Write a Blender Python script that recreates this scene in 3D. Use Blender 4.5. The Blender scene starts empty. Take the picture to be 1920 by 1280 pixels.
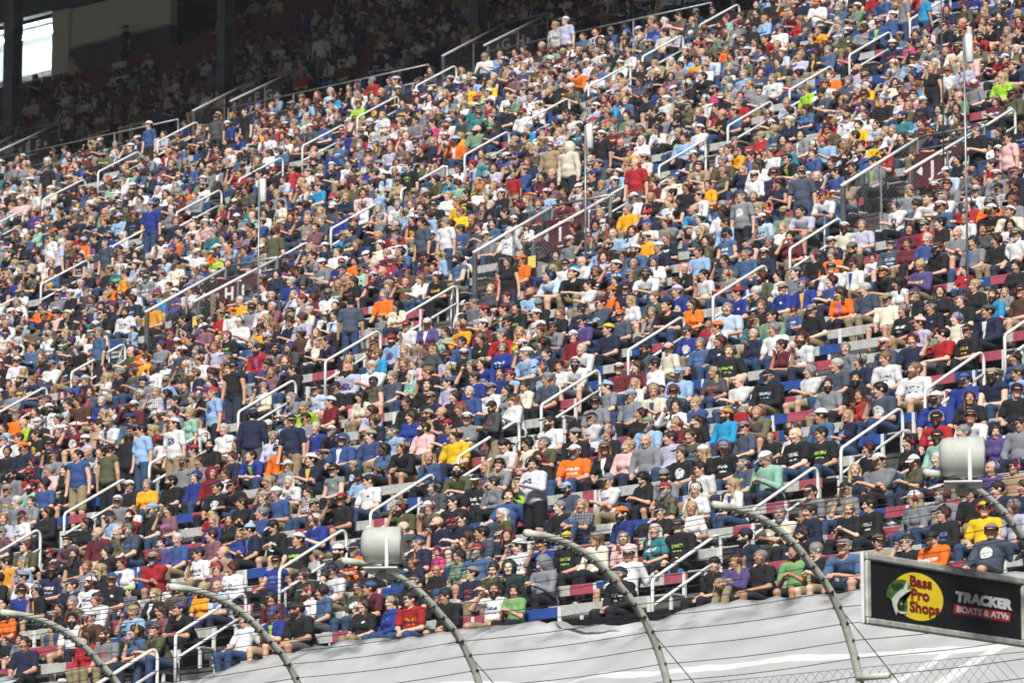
import bpy, bmesh, math, random
import numpy as np
from mathutils import Vector, Matrix, Euler
import openvdb as vdb
random.seed(7); rng = np.random.default_rng(7)
SC = bpy.context.scene; COL = SC.collection
# ------------------------------------------------------------------ camera maths (the stand: rows along X, up and away along +Y)
FPX = 8968.95; YAW, PIT = -0.7368, 0.1810; CAM = np.array([51.032, -56.246, -9.479])
cy_, sy_, cp_, sp_ = math.cos(YAW), math.sin(YAW), math.cos(PIT), math.sin(PIT)
FWD = np.array([sy_*cp_, cy_*cp_, sp_]); RGT = np.array([cy_, -sy_, 0.]); UPV = np.cross(RGT, FWD)
DR, RISE = 0.8412, 0.4625; K = RISE/DR
def rowY(n): return DR*(n-2)
def rowZ(n): return RISE*(n-2)
def ray(x, y): return FWD + RGT*(x-960)/FPX + UPV*(640-y)/FPX
def proj(P):
    d = np.asarray(P, float)-CAM; z = d@FWD
    return 960+FPX*(d@RGT)/z, 640-FPX*(d@UPV)/z, z
def at(x, y, Y):
    D = ray(x, y); return CAM + D*((Y-CAM[1])/D[1])
def in_frame(P, m=0):
    x, y, z = proj(P); return -m < x < 1920+m and -m < y < 1280+m
AISLES = [14.7, 4.3, -6.1, -16.4, -26.6, -36.75, -47.0, -57.2, -67.4, -77.6, -87.8]
TOP_ROW = 47      # last row below the cross aisle
# ------------------------------------------------------------------ materials
def lin(c):
    return tuple(((v/255)/12.92 if v/255 <= .04045 else ((v/255+.055)/1.055)**2.4) for v in c)
def new_mat(name, rough=.6, metal=0.):
    m = bpy.data.materials.new(name); m.use_nodes = True
    b = m.node_tree.nodes['Principled BSDF']; b.inputs['Roughness'].default_value = rough; b.inputs['Metallic'].default_value = metal
    return m, m.node_tree.nodes, m.node_tree.links, b
def noise_mat(name, c1, c2, scale=3., rough=.6, metal=0., bump=0., bscale=40., stretch=None, detail=5):
    m, N, L, b = new_mat(name, rough, metal)
    tc = N.new('ShaderNodeTexCoord'); mp = N.new('ShaderNodeMapping'); L.new(tc.outputs['Object'], mp.inputs[0])
    if stretch: mp.inputs['Scale'].default_value = stretch
    n = N.new('ShaderNodeTexNoise'); n.inputs['Scale'].default_value = scale; n.inputs['Detail'].default_value = detail; L.new(mp.outputs[0], n.inputs['Vector'])
    r = N.new('ShaderNodeValToRGB'); r.color_ramp.elements[0].position = .35; r.color_ramp.elements[1].position = .68
    r.color_ramp.elements[0].color = (*c1, 1); r.color_ramp.elements[1].color = (*c2, 1)
    L.new(n.outputs['Fac'], r.inputs[0]); L.new(r.outputs[0], b.inputs['Base Color'])
    if bump:
        n2 = N.new('ShaderNodeTexNoise'); n2.inputs['Scale'].default_value = bscale; L.new(mp.outputs[0], n2.inputs['Vector'])
        bp = N.new('ShaderNodeBump'); bp.inputs['Strength'].default_value = bump; bp.inputs['Distance'].default_value = .01
        L.new(n2.outputs['Fac'], bp.inputs['Height']); L.new(bp.outputs[0], b.inputs['Normal'])
    return m
M = {}
M['white_paint'] = noise_mat('white_paint', (.62,.62,.60), (.78,.78,.75), 2.5, .42)
M['bench_seat'] = noise_mat('bench_seat', (.30,.30,.29), (.52,.52,.50), 3, .5)
M['rail_paint'] = noise_mat('rail_paint', (.72,.71,.68), (.86,.85,.82), 4, .35)
M['deck'] = noise_mat('aluminium_deck', (.07,.07,.067), (.19,.19,.185), 1.3, .55, .2, .25, 20, (1, 6, 6))
M['dark_steel'] = noise_mat('dark_steel', (.10,.105,.11), (.19,.19,.20), 2, .5, .3)
M['galv'] = noise_mat('galvanised_steel', (.26,.27,.27), (.42,.43,.42), 6, .45, .6)
M['cable'] = noise_mat('cable_steel', (.05,.05,.055), (.12,.12,.12), 8, .5, .5)
M['pole_paint'] = noise_mat('fence_pole_paint', (.52,.52,.44), (.70,.70,.61), 7, .5, 0, .15, 30)
M['lamp_shell'] = noise_mat('lamp_shell', (.42,.42,.38), (.54,.54,.49), 5, .85)
M['cream_wall'] = noise_mat('cream_wall', (.76,.72,.58), (.84,.80,.66), .8, .8)
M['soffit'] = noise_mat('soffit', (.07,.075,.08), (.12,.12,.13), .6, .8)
M['suite_white'] = noise_mat('suite_white', (.7,.72,.72), (.8,.82,.82), .8, .7)
M['red_seat'] = noise_mat('red_seat_plastic', (.17,.022,.026), (.25,.035,.04), 2, .5)
M['asphalt'] = noise_mat('asphalt', (.04,.04,.042), (.07,.07,.072), 2, .9)
M['concrete'] = noise_mat('concrete', (.30,.30,.29), (.42,.42,.40), 1, .85)
M['maroon_board'] = noise_mat('maroon_board', (.075,.017,.022), (.11,.026,.032), 3, .5)
M['sign_white'] = noise_mat('sign_white', (.80,.80,.78), (.87,.87,.85), 5, .5)
M['yellow_card'] = noise_mat('yellow_card', (.75,.6,.12), (.85,.7,.2), 5, .6)
M['black_vinyl'] = noise_mat('black_vinyl', (.006,.006,.007), (.014,.014,.016), 6, .55)
M['frame_alu'] = noise_mat('sign_frame', (.42,.42,.37), (.66,.66,.60), 9, .35, .2)
M['yellow_ink'] = noise_mat('yellow_ink', (.86,.62,.015), (.93,.70,.03), 4, .5)
M['red_ink'] = noise_mat('red_ink', (.55,.02,.02), (.62,.03,.03), 4, .5)
M['brown_ink'] = noise_mat('brown_ink', (.20,.012,.012), (.26,.02,.02), 4, .5)
M['green_ink'] = noise_mat('green_ink', (.03,.10,.015), (.10,.24,.05), 30, .5)
M['pale_ink'] = noise_mat('pale_ink', (.62,.68,.55), (.75,.78,.68), 30, .5)
M['dark_ink'] = noise_mat('dark_ink', (.012,.03,.012), (.03,.05,.02), 20, .5)
m, N, L, b = new_mat('tube_light'); b.inputs['Base Color'].default_value = (1,1,1,1); b.inputs['Emission Color'].default_value = (.85,.97,1,1); b.inputs['Emission Strength'].default_value = 70; M['tube'] = m
# bench boards: one colour block per seat, white, blue or faded red
def bench_paint():
    m, N, L, b = new_mat('bench_paint', .45)
    tc = N.new('ShaderNodeTexCoord'); sx = N.new('ShaderNodeSeparateXYZ'); L.new(tc.outputs['Object'], sx.inputs[0])
    oi = N.new('ShaderNodeObjectInfo')
    d = N.new('ShaderNodeMath'); d.operation = 'DIVIDE'; d.inputs[1].default_value = .49; L.new(sx.outputs['X'], d.inputs[0])
    fl = N.new('ShaderNodeMath'); fl.operation = 'FLOOR'; L.new(d.outputs[0], fl.inputs[0])
    r100 = N.new('ShaderNodeMath'); r100.operation = 'MULTIPLY_ADD'; r100.inputs[1].default_value = 91.7; L.new(oi.outputs['Random'], r100.inputs[0]); L.new(fl.outputs[0], r100.inputs[2])
    wn = N.new('ShaderNodeTexWhiteNoise'); wn.noise_dimensions = '1D'; L.new(r100.outputs[0], wn.inputs['W'])
    cr = N.new('ShaderNodeValToRGB'); cr.color_ramp.interpolation = 'CONSTANT'
    e = cr.color_ramp.elements; e[0].position = 0; e[0].color = (.50,.50,.48,1); e[1].position = .48; e[1].color = (.03,.085,.33,1)
    x = e.new(.74); x.color = (.42,.085,.12,1); L.new(wn.outputs['Value'], cr.inputs[0])
    ns = N.new('ShaderNodeTexNoise'); ns.inputs['Scale'].default_value = 9; ns.inputs['Detail'].default_value = 6; L.new(tc.outputs['Object'], ns.inputs['Vector'])
    mx = N.new('ShaderNodeMix'); mx.data_type = 'RGBA'; mx.blend_type = 'MULTIPLY'
    rr = N.new('ShaderNodeValToRGB'); rr.color_ramp.elements[0].position = .3; rr.color_ramp.elements[0].color = (.72,.70,.68,1); rr.color_ramp.elements[1].position = .55
    L.new(ns.outputs['Fac'], rr.inputs[0]); mx.inputs[0].default_value = 1; L.new(cr.outputs[0], mx.inputs[6]); L.new(rr.outputs[0], mx.inputs[7]); L.new(mx.outputs[2], b.inputs['Base Color'])
    return m
M['bench'] = bench_paint()
def tarp_mat():
    m, N, L, b = new_mat('white_tarp', .42)
    tc = N.new('ShaderNodeTexCoord'); ns = N.new('ShaderNodeTexNoise'); ns.inputs['Scale'].default_value = .9; ns.inputs['Detail'].default_value = 6
    L.new(tc.outputs['Object'], ns.inputs['Vector'])
    r = N.new('ShaderNodeValToRGB'); r.color_ramp.elements[0].position = .3; r.color_ramp.elements[0].color = (.45,.455,.455,1); r.color_ramp.elements[1].position = .7; r.color_ramp.elements[1].color = (.55,.555,.55,1)
    L.new(ns.outputs['Fac'], r.inputs[0])
    sx = N.new('ShaderNodeSeparateXYZ'); L.new(tc.outputs['Object'], sx.inputs[0])
    acc = None
    # printed white bands: a long one along the rows, slanting ones crossing it (x + k*y in a band)
    for kx, ky, lo, hi in ((.042, 1., -3.88, -3.69), (1., -.286, 13.94, 14.2), (1., -.286, 13.1, 13.32)):
        a1 = N.new('ShaderNodeMath'); a1.operation = 'MULTIPLY'; a1.inputs[1].default_value = kx; L.new(sx.outputs['X'], a1.inputs[0])
        a2 = N.new('ShaderNodeMath'); a2.operation = 'MULTIPLY_ADD'; a2.inputs[1].default_value = ky; L.new(sx.outputs['Y'], a2.inputs[0]); L.new(a1.outputs[0], a2.inputs[2])
        g = N.new('ShaderNodeMath'); g.operation = 'GREATER_THAN'; g.inputs[1].default_value = lo; L.new(a2.outputs[0], g.inputs[0])
        l = N.new('ShaderNodeMath'); l.operation = 'LESS_THAN'; l.inputs[1].default_value = hi; L.new(a2.outputs[0], l.inputs[0])
        p = N.new('ShaderNodeMath'); p.operation = 'MULTIPLY'; L.new(g.outputs[0], p.inputs[0]); L.new(l.outputs[0], p.inputs[1])
        if kx == 1.:
            gy = N.new('ShaderNodeMath'); gy.operation = 'LESS_THAN'; gy.inputs[1].default_value = -4.25; L.new(sx.outputs['Y'], gy.inputs[0])
            p2 = N.new('ShaderNodeMath'); p2.operation = 'MULTIPLY'; L.new(p.outputs[0], p2.inputs[0]); L.new(gy.outputs[0], p2.inputs[1]); p = p2
        if acc is None: acc = p
        else:
            mxm = N.new('ShaderNodeMath'); mxm.operation = 'MAXIMUM'; L.new(acc.outputs[0], mxm.inputs[0]); L.new(p.outputs[0], mxm.inputs[1]); acc = mxm
    mx = N.new('ShaderNodeMix'); mx.data_type = 'RGBA'; L.new(acc.outputs[0], mx.inputs[0]); L.new(r.outputs[0], mx.inputs[6]); mx.inputs[7].default_value = (.74,.74,.72,1)
    # leg and foot shadows painted into the colour along the top edge, in blotches
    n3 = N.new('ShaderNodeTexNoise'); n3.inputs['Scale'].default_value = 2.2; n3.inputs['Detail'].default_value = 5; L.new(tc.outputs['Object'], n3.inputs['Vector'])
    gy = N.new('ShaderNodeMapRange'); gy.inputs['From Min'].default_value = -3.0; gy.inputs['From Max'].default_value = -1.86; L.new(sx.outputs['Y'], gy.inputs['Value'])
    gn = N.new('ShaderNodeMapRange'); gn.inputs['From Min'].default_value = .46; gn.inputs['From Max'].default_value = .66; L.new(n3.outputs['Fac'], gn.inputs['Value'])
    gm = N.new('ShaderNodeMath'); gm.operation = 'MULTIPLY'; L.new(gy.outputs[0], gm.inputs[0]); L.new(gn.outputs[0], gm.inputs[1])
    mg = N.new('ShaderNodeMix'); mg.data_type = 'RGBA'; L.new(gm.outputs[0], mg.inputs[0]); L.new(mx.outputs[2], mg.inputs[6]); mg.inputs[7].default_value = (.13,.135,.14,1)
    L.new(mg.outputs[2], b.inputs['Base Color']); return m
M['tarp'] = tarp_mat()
# people: colour comes from the object (individuals) or from the instance (crowd)
def cloth_mat(name, src, attr=None, rough=.85, pattern=False, vary=.25, scale=25):
    m, N, L, b = new_mat(name, rough)
    if src == 'obj':
        s = N.new('ShaderNodeObjectInfo'); col, alp = s.outputs['Color'], s.outputs['Alpha']
    else:
        s = N.new('ShaderNodeAttribute'); s.attribute_type = 'INSTANCER'; s.attribute_name = attr; col, alp = s.outputs['Color'], s.outputs['Alpha']
    oi = N.new('ShaderNodeObjectInfo'); tc = N.new('ShaderNodeTexCoord')
    off = N.new('ShaderNodeVectorMath'); off.operation = 'SCALE'; off.inputs[0].default_value = (37., 53., 71.); L.new(oi.outputs['Random'], off.inputs['Scale'])
    add = N.new('ShaderNodeVectorMath'); L.new(tc.outputs['Object'], add.inputs[0]); L.new(off.outputs[0], add.inputs[1])
    n = N.new('ShaderNodeTexNoise'); n.inputs['Scale'].default_value = scale; n.inputs['Detail'].default_value = 4; L.new(add.outputs[0], n.inputs['Vector'])
    def mixc(fac, a, bb, mode='MIX'):
        x = N.new('ShaderNodeMix'); x.data_type = 'RGBA'; x.blend_type = mode
        if isinstance(fac, float): x.inputs[0].default_value = fac
        else: L.new(fac, x.inputs[0])
        for i, v in ((6, a), (7, bb)):
            if isinstance(v, tuple): x.inputs[i].default_value = v
            else: L.new(v, x.inputs[i])
        return x.outputs[2]
    def mth(op, a, v=None, w=None):
        x = N.new('ShaderNodeMath'); x.operation = op
        for i, q in enumerate((a, v, w)):
            if q is None: continue
            if isinstance(q, (int, float)): x.inputs[i].default_value = q
            else: L.new(q, x.inputs[i])
        return x.outputs[0]
    rr = N.new('ShaderNodeValToRGB'); rr.color_ramp.elements[0].position = .3; rr.color_ramp.elements[0].color = (1-vary,)*3+(1,); rr.color_ramp.elements[1].position = .7; L.new(n.outputs['Fac'], rr.inputs[0])
    base = mixc(1., col, rr.outputs[0], 'MULTIPLY')
    if pattern:
        pm = N.new('ShaderNodeAttribute'); pm.attribute_type = 'GEOMETRY'; pm.attribute_name = 'puv'
        sp = N.new('ShaderNodeSeparateXYZ'); L.new(pm.outputs['Vector'], sp.inputs[0]); pu, pv, pf = sp.outputs
        mp = N.new('ShaderNodeMapping'); mp.inputs['Scale'].default_value = (26., 6., 34.); L.new(add.outputs[0], mp.inputs[0])
        n2 = N.new('ShaderNodeTexNoise'); n2.inputs['Scale'].default_value = 1.; n2.inputs['Detail'].default_value = 3; L.new(mp.outputs[0], n2.inputs['Vector'])
        ink = mth('GREATER_THAN', n2.outputs['Fac'], .545)
        isp = mth('MULTIPLY', mth('GREATER_THAN', alp, .15), mth('LESS_THAN', alp, .35))
        au = mth('ABSOLUTE', pu); kind = mth('FRACT', mth('MULTIPLY', oi.outputs['Random'], 17.3)); front = mth('GREATER_THAN', pf, .5)
        # one or two lines of lettering-like marks
        l1 = mth('MULTIPLY', mth('LESS_THAN', mth('ABSOLUTE', mth('SUBTRACT', pv, .35)), .26), mth('LESS_THAN', au, .85)); l2 = mth('MULTIPLY', mth('LESS_THAN', mth('ABSOLUTE', mth('ADD', pv, .45)), .14), mth('LESS_THAN', au, .65))
        lines = mth('MULTIPLY', mth('MAXIMUM', l1, l2), mth('GREATER_THAN', n2.outputs['Fac'], .47))
        # a round or wide badge with a broken-up inside
        bd = mth('ADD', mth('MULTIPLY', mth('MULTIPLY', pu, pu), 1.5), mth('MULTIPLY', mth('MULTIPLY', pv, pv), 1.1)); badge = mth('MULTIPLY', mth('LESS_THAN', bd, .85), mth('GREATER_THAN', n2.outputs['Fac'], .43))
        # small crest on the chest
        du = mth('SUBTRACT', pu, .55); dv = mth('SUBTRACT', pv, .55); crest = mth('LESS_THAN', mth('ADD', mth('MULTIPLY', du, du), mth('MULTIPLY', dv, dv)), .05)
        # open jacket: a band of another colour down the front
        jac = mth('LESS_THAN', au, mth('ADD', .22, mth('MULTIPLY', pv, .12)))
        pick = mth('ADD', mth('ADD', mth('MULTIPLY', lines, mth('LESS_THAN', kind, .42)), mth('MULTIPLY', badge, mth('MULTIPLY', mth('GREATER_THAN', kind, .42), mth('LESS_THAN', kind, .72)))), mth('ADD', mth('MULTIPLY', crest, mth('MULTIPLY', mth('GREATER_THAN', kind, .72), mth('LESS_THAN', kind, .86))), mth('MULTIPLY', jac, mth('GREATER_THAN', kind, .86))))
        fac = mth('MULTIPLY', mth('MULTIPLY', pick, front), isp)
        wn = N.new('ShaderNodeTexWhiteNoise'); wn.noise_dimensions = '1D'; L.new(oi.outputs['Random'], wn.inputs['W'])
        cr = N.new('ShaderNodeValToRGB'); cr.color_ramp.interpolation = 'CONSTANT'; e = cr.color_ramp.elements
        e[0].color = (.72,.72,.7,1); e[1].position = .34; e[1].color = (.75,.42,.04,1)
        for p_, c_ in ((.5, (.5,.04,.04,1)), (.64, (.10,.18,.5,1)), (.76, (.35,.55,.08,1)), (.84, (.35,.12,.4,1)), (.9, (.4,.6,.75,1))):
            q = e.new(p_); q.color = c_
        L.new(wn.outputs['Value'], cr.inputs[0])
        # light shirts take dark ink
        lum = N.new('ShaderNodeRGBToBW'); L.new(col, lum.inputs[0])
        ink_c = mixc(mth('GREATER_THAN', lum.outputs[0], .35), cr.outputs[0], (.05,.06,.2,1))
        base = mixc(fac, base, ink_c)
        # plaid
        sx = N.new('ShaderNodeSeparateXYZ'); L.new(tc.outputs['Object'], sx.inputs[0])
        w1 = mth('GREATER_THAN', mth('SINE', mth('MULTIPLY', mth('ADD', sx.outputs['X'], mth('MULTIPLY', sx.outputs['Y'], .6)), 110.)), .1)
        w2 = mth('GREATER_THAN', mth('SINE', mth('MULTIPLY', sx.outputs['Z'], 110.)), .1)
        pl = mth('MULTIPLY', mth('MULTIPLY', mth('ADD', w1, w2), .42), mth('MULTIPLY', mth('GREATER_THAN', alp, .4), mth('LESS_THAN', alp, .6)))
        base = mixc(pl, base, (.03,.032,.04,1))
        # camouflage blotches
        n3 = N.new('ShaderNodeTexNoise'); n3.inputs['Scale'].default_value = 17; L.new(add.outputs[0], n3.inputs['Vector'])
        cm = mth('MULTIPLY', mth('GREATER_THAN', n3.outputs['Fac'], .52), mth('MULTIPLY', mth('GREATER_THAN', alp, .65), mth('LESS_THAN', alp, .85)))
        base = mixc(cm, base, (.05,.05,.035,1))
    L.new(base, b.inputs['Base Color'])
    return m
PM = {}
for src in ('obj', 'inst'):
    a = (lambda x: x if src == 'inst' else None)
    PM[src] = dict(skin=cloth_mat('skin_'+src, src, a('c_skin'), .55, vary=.12, scale=14), shirt=cloth_mat('shirt_'+src, src, a('c_shirt'), .9, True, .22),
                   pants=cloth_mat('trouser_'+src, src, a('c_pants'), .9), shoe=cloth_mat('shoe_'+src, src, a('c_shoe'), .6),
                   hair=cloth_mat('hair_'+src, src, a('c_piece'), .6, vary=.5, scale=60), piece=cloth_mat('headwear_'+src, src, a('c_piece'), .7, vary=.15))
M['eye'] = noise_mat('eye', (.05,.035,.03), (.09,.065,.055), 60, .4)
M['brow'] = noise_mat('brow', (.14,.09,.065), (.20,.13,.09), 60, .8)
M['lip'] = noise_mat('lip', (.30,.11,.09), (.36,.14,.12), 60, .5)
# ------------------------------------------------------------------ mesh helpers
def mesh_from(name, V, F, mats, midx=None, smooth=True, pm=None):
    me = bpy.data.meshes.new(name); V = np.asarray(V, np.float32)
    if isinstance(F, np.ndarray) and F.shape[1] == 4:
        me.vertices.add(len(V)); me.vertices.foreach_set('co', V.ravel())
        me.loops.add(F.size); me.loops.foreach_set('vertex_index', F.astype(np.int32).ravel())
        me.polygons.add(len(F)); me.polygons.foreach_set('loop_start', np.arange(0, F.size, 4, dtype=np.int32))
        me.update(calc_edges=True)
    else:
        me.from_pydata(V.tolist(), [], [list(map(int, f)) for f in F])
    for m in mats: me.materials.append(m)
    if midx is not None: me.polygons.foreach_set('material_index', np.asarray(midx, np.int32))
    me.polygons.foreach_set('use_smooth', np.full(len(me.polygons), smooth))
    if pm is not None:
        at_ = me.attributes.new('puv', 'FLOAT_VECTOR', 'POINT'); at_.data.foreach_set('vector', np.asarray(pm, np.float32).ravel())
    me.update(); return me
class MB:
    """collects boxes, tubes, sheets; .obj() links them as one mesh object"""
    def __init__(s): s.V, s.F, s.I, s.S = [], [], [], []
    def add(s, V, F, mi=0, smooth=False):
        o = len(s.V); s.V += [tuple(map(float, v)) for v in V]; s.F += [tuple(i+o for i in f) for f in F]; s.I += [mi]*len(F); s.S += [smooth]*len(F); return s
    def box(s, lo, hi, mi=0, mat=None):
        x0,y0,z0 = lo; x1,y1,z1 = hi
        V = [(x0,y0,z0),(x1,y0,z0),(x1,y1,z0),(x0,y1,z0),(x0,y0,z1),(x1,y0,z1),(x1,y1,z1),(x0,y1,z1)]
        if mat is not None: V = [tuple(mat @ Vector(v)) for v in V]
        return s.add(V, [(0,3,2,1),(4,5,6,7),(0,1,5,4),(1,2,6,5),(2,3,7,6),(3,0,4,7)], mi)
    def bbox(s, lo, hi, bev=.006, mi=0, mat=None):     # bevelled box
        x0,y0,z0 = lo; x1,y1,z1 = hi; c = min(bev, (x1-x0)/3, (y1-y0)/3, (z1-z0)/3)
        b = bmesh.new(); bmesh.ops.create_cube(b, size=1)
        for v in b.verts: v.co = Vector((x0+(v.co.x+.5)*(x1-x0), y0+(v.co.y+.5)*(y1-y0), z0+(v.co.z+.5)*(z1-z0)))
        bmesh.ops.bevel(b, geom=b.edges[:], offset=c, segments=1, affect='EDGES')
        b.verts.index_update(); V = [tuple((mat @ v.co) if mat is not None else v.co) for v in b.verts]; F = [tuple(v.index for v in f.verts) for f in b.faces]; b.free()
        return s.add(V, F, mi)
    def tube(s, P, r, n=8, mi=0, cap=True, closed=False):
        P = [Vector(p) for p in P]; R = r if isinstance(r, (list, tuple)) else [r]*len(P)
        T = []
        for i in range(len(P)):
            a, b2 = P[max(i-1,0)], P[min(i+1,len(P)-1)]; T.append((b2-a).normalized())
        up = Vector((0,0,1)) if abs(T[0].z) < .9 else Vector((1,0,0)); u = T[0].cross(up).normalized(); V = []
        for i, p in enumerate(P):
            u = (u - T[i]*u.dot(T[i])).normalized(); w = T[i].cross(u)
            for k in range(n):
                a = 2*math.pi*k/n; V.append(p + (u*math.cos(a)+w*math.sin(a))*R[i])
        F = [(i*n+k, i*n+(k+1)%n, (i+1)*n+(k+1)%n, (i+1)*n+k) for i in range(len(P)-1) for k in range(n)]
        if cap: F += [tuple(range(n))[::-1], tuple((len(P)-1)*n+k for k in range(n))]
        return s.add(V, F, mi, True)
    def lathe(s, prof, n=20, mi=0, mat=None):           # profile (t along axis X, radius)
        V = []; 
        for t, r in prof:
            for k in range(n):
                a = 2*math.pi*k/n; v = Vector((t, r*math.cos(a), r*math.sin(a))); V.append(mat @ v if mat is not None else v)
        F = [(i*n+k, (i+1)*n+k, (i+1)*n+(k+1)%n, i*n+(k+1)%n) for i in range(len(prof)-1) for k in range(n)]
        F += [tuple(range(n)), tuple((len(prof)-1)*n+k for k in range(n))[::-1]]
        return s.add(V, F, mi, True)
    def mesh(s, name, *mats):
        me = bpy.data.meshes.new(name); me.from_pydata(s.V, [], s.F)
        for m in mats: me.materials.append(m)
        me.polygons.foreach_set('material_index', s.I); me.polygons.foreach_set('use_smooth', s.S); me.update(); return me
    def obj(s, name, *mats, parent=None, loc=None):
        return link(name, s.mesh(name, *mats), parent, loc)
def link(name, me, parent=None, loc=None):
    o = bpy.data.objects.new(name, me); COL.objects.link(o)
    if parent is not None: o.parent = parent
    if loc is not None: o.location = loc
    return o
def tag(o, label=None, cat=None, group=None, kind=None):
    if label: o['label'] = label
    if cat: o['category'] = cat
    if group: o['group'] = group
    if kind: o['kind'] = kind
    return o
def empty(name, loc=(0,0,0)):
    o = bpy.data.objects.new(name, None); COL.objects.link(o); o.location = loc; o.empty_display_size = .2; return o
ORD = 'lowest second third fourth fifth sixth seventh eighth ninth tenth eleventh twelfth thirteenth fourteenth fifteenth sixteenth seventeenth eighteenth nineteenth twentieth'.split()
TENS = {2:'twenty',3:'thirty',4:'forty',5:'fifty'}
def ordinal(n):            # n = 1, 2, ...
    if n <= 20: return ORD[n-1]
    if n % 10 == 0: return {3:'thirtieth',4:'fortieth',5:'fiftieth'}[n//10]
    return TENS[n//10]+'-'+('first' if n%10 == 1 else ORD[n%10-1])
# ------------------------------------------------------------------ figures: signed distance fields, meshed with openvdb
class Fld:
    def __init__(s, lo, hi, v):
        s.lo = np.array(lo, float); s.v = v; s.n = np.ceil((np.array(hi)-s.lo)/v).astype(int)+1; s.a = np.full(s.n, 1., np.float32)
    def sub(s, lo, hi):
        i0 = np.clip(np.floor((np.array(lo)-s.lo)/s.v).astype(int), 0, s.n-1); i1 = np.clip(np.ceil((np.array(hi)-s.lo)/s.v).astype(int)+1, 1, s.n)
        if (i1 <= i0).any(): return None
        ax = [s.lo[k]+s.v*np.arange(i0[k], i1[k]) for k in range(3)]
        P = np.stack(np.meshgrid(*ax, indexing='ij'), -1)
        return (slice(i0[0], i1[0]), slice(i0[1], i1[1]), slice(i0[2], i1[2])), P
    def put(s, lo, hi, fn, k=.02, op='u'):
        q = s.sub(np.array(lo)-.06, np.array(hi)+.06)
        if q is None: return s
        sl, P = q; d = fn(P).astype(np.float32); a = s.a[sl]
        if op == 'u':
            h = np.clip(.5+.5*(a-d)/k, 0, 1); s.a[sl] = a*(1-h)+d*h-k*h*(1-h)
        elif op == 'd':
            h = np.clip(.5-.5*(a+d)/k, 0, 1); s.a[sl] = a*(1-h)-d*h+k*h*(1-h)
        return s
    def cone(s, a, b, ra, rb, k=.02, op='u'):
        a, b = np.array(a, float), np.array(b, float); r = max(ra, rb)
        def fn(P):
            ba = b-a; t = np.clip(((P-a)@ba)/max(ba@ba, 1e-9), 0, 1); return np.linalg.norm(P-a-t[..., None]*ba, axis=-1)-(ra+(rb-ra)*t)
        return s.put(np.minimum(a, b)-r, np.maximum(a, b)+r, fn, k, op)
    def ell(s, c, r, k=.02, op='u', R=None):
        c, r = np.array(c, float), np.array(r, float); m = r.max()
        def fn(P):
            p = P-c
            if R is not None: p = p@R
            k0 = np.linalg.norm(p/r, axis=-1); k1 = np.linalg.norm(p/(r*r), axis=-1); return k0*(k0-1)/np.maximum(k1, 1e-6)
        return s.put(c-m, c+m, fn, k, op)
    def wrinkle(s, amp, seed=0):
        q = s.sub(s.lo, s.lo+s.n*s.v); sl, P = q; x, y, z = P[..., 0], P[..., 1], P[..., 2]
        s.a[sl] += (amp*(np.sin(31*z+17*x+9*y+seed)+.7*np.sin(47*x-23*z+13*y+2*seed)+.5*np.sin(61*z+29*y-11*x+seed*3))).astype(np.float32); return s
    def mesh(s):
        a = s.a.copy(); a[0]=a[-1]=1; a[:,0]=a[:,-1]=1; a[:,:,0]=a[:,:,-1]=1
        g = vdb.FloatGrid(1.0); g.copyFromArray(a); p, q = g.convertToQuads(0.)
        p = np.asarray(p)*s.v+s.lo; q = np.asarray(q)
        A, B, C = p[q[:,0]], p[q[:,1]], p[q[:,2]]; D = p[q[:,3]]
        vol = np.einsum('ij,ij->i', A, np.cross(B, C)).sum()+np.einsum('ij,ij->i', A, np.cross(C, D)).sum()
        if vol < 0: q = q[:, ::-1]
        return p, np.ascontiguousarray(q)
def Rz(a): c, s_ = math.cos(a), math.sin(a); return np.array([[c,-s_,0],[s_,c,0],[0,0,1.]])
def Rx(a): c, s_ = math.cos(a), math.sin(a); return np.array([[1.,0,0],[0,c,-s_],[0,s_,c]])
def ik(sh, wr, l1, l2, pole):
    sh, wr = np.array(sh, float), np.array(wr, float); d = wr-sh; L_ = np.linalg.norm(d); L2 = min(L_, (l1+l2)*.995); wr = sh+d/L_*L2; u = d/L_
    a = (l1*l1-l2*l2+L2*L2)/(2*L2); h = math.sqrt(max(l1*l1-a*a, 0)); p = np.array(pole, float); p = p-u*(p@u); p /= np.linalg.norm(p)+1e-9
    return sh+u*a+p*h, wr
# pose: lean (deg), head yaw/pitch (deg, + = to the figure's left / down), wrists R (x<0) and L (x>0), legs
POSES = {
 'L': dict(lean=4, wr=((-.13,-.30,.17),(.14,-.31,.17))), 'H': dict(lean=16, wr=((-.03,-.36,.18),(.035,-.35,.20))),
 'A': dict(lean=2, wr=((.10,-.20,.33),(-.11,-.23,.36))), 'F': dict(lean=34, wr=((-.05,-.53,.20),(.06,-.52,.22)), pitch=-12),
 'C': dict(lean=12, wr=((-.05,-.245,.50),(-.02,-.23,.24)), pitch=2), 'P': dict(lean=12, wr=((-.06,-.34,.34),(.06,-.34,.34)), pitch=24),
 'D': dict(lean=4, wr=((-.07,-.25,.60),(.12,-.30,.18))), 'R': dict(lean=-10, wr=((-.16,-.26,.17),(.42,.10,.40))),
 'T': dict(lean=4, wr=((-.10,-.30,.17),(.16,-.28,.17)), yaw=42), 'K': dict(lean=8, wr=((-.06,-.46,.33),(.06,-.46,.31)), legs='up'),
 'S': dict(legs='st', lean=2, wr=((-.27,-.06,.40),(.27,-.03,.41))), 'SA': dict(legs='st', lean=3, wr=((-.05,-.30,.74),(.06,-.29,.78)), pitch=18),
}
AYAW, APIT = (-26, 6, -40, 28), (-2, 5, 6, -6)
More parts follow.
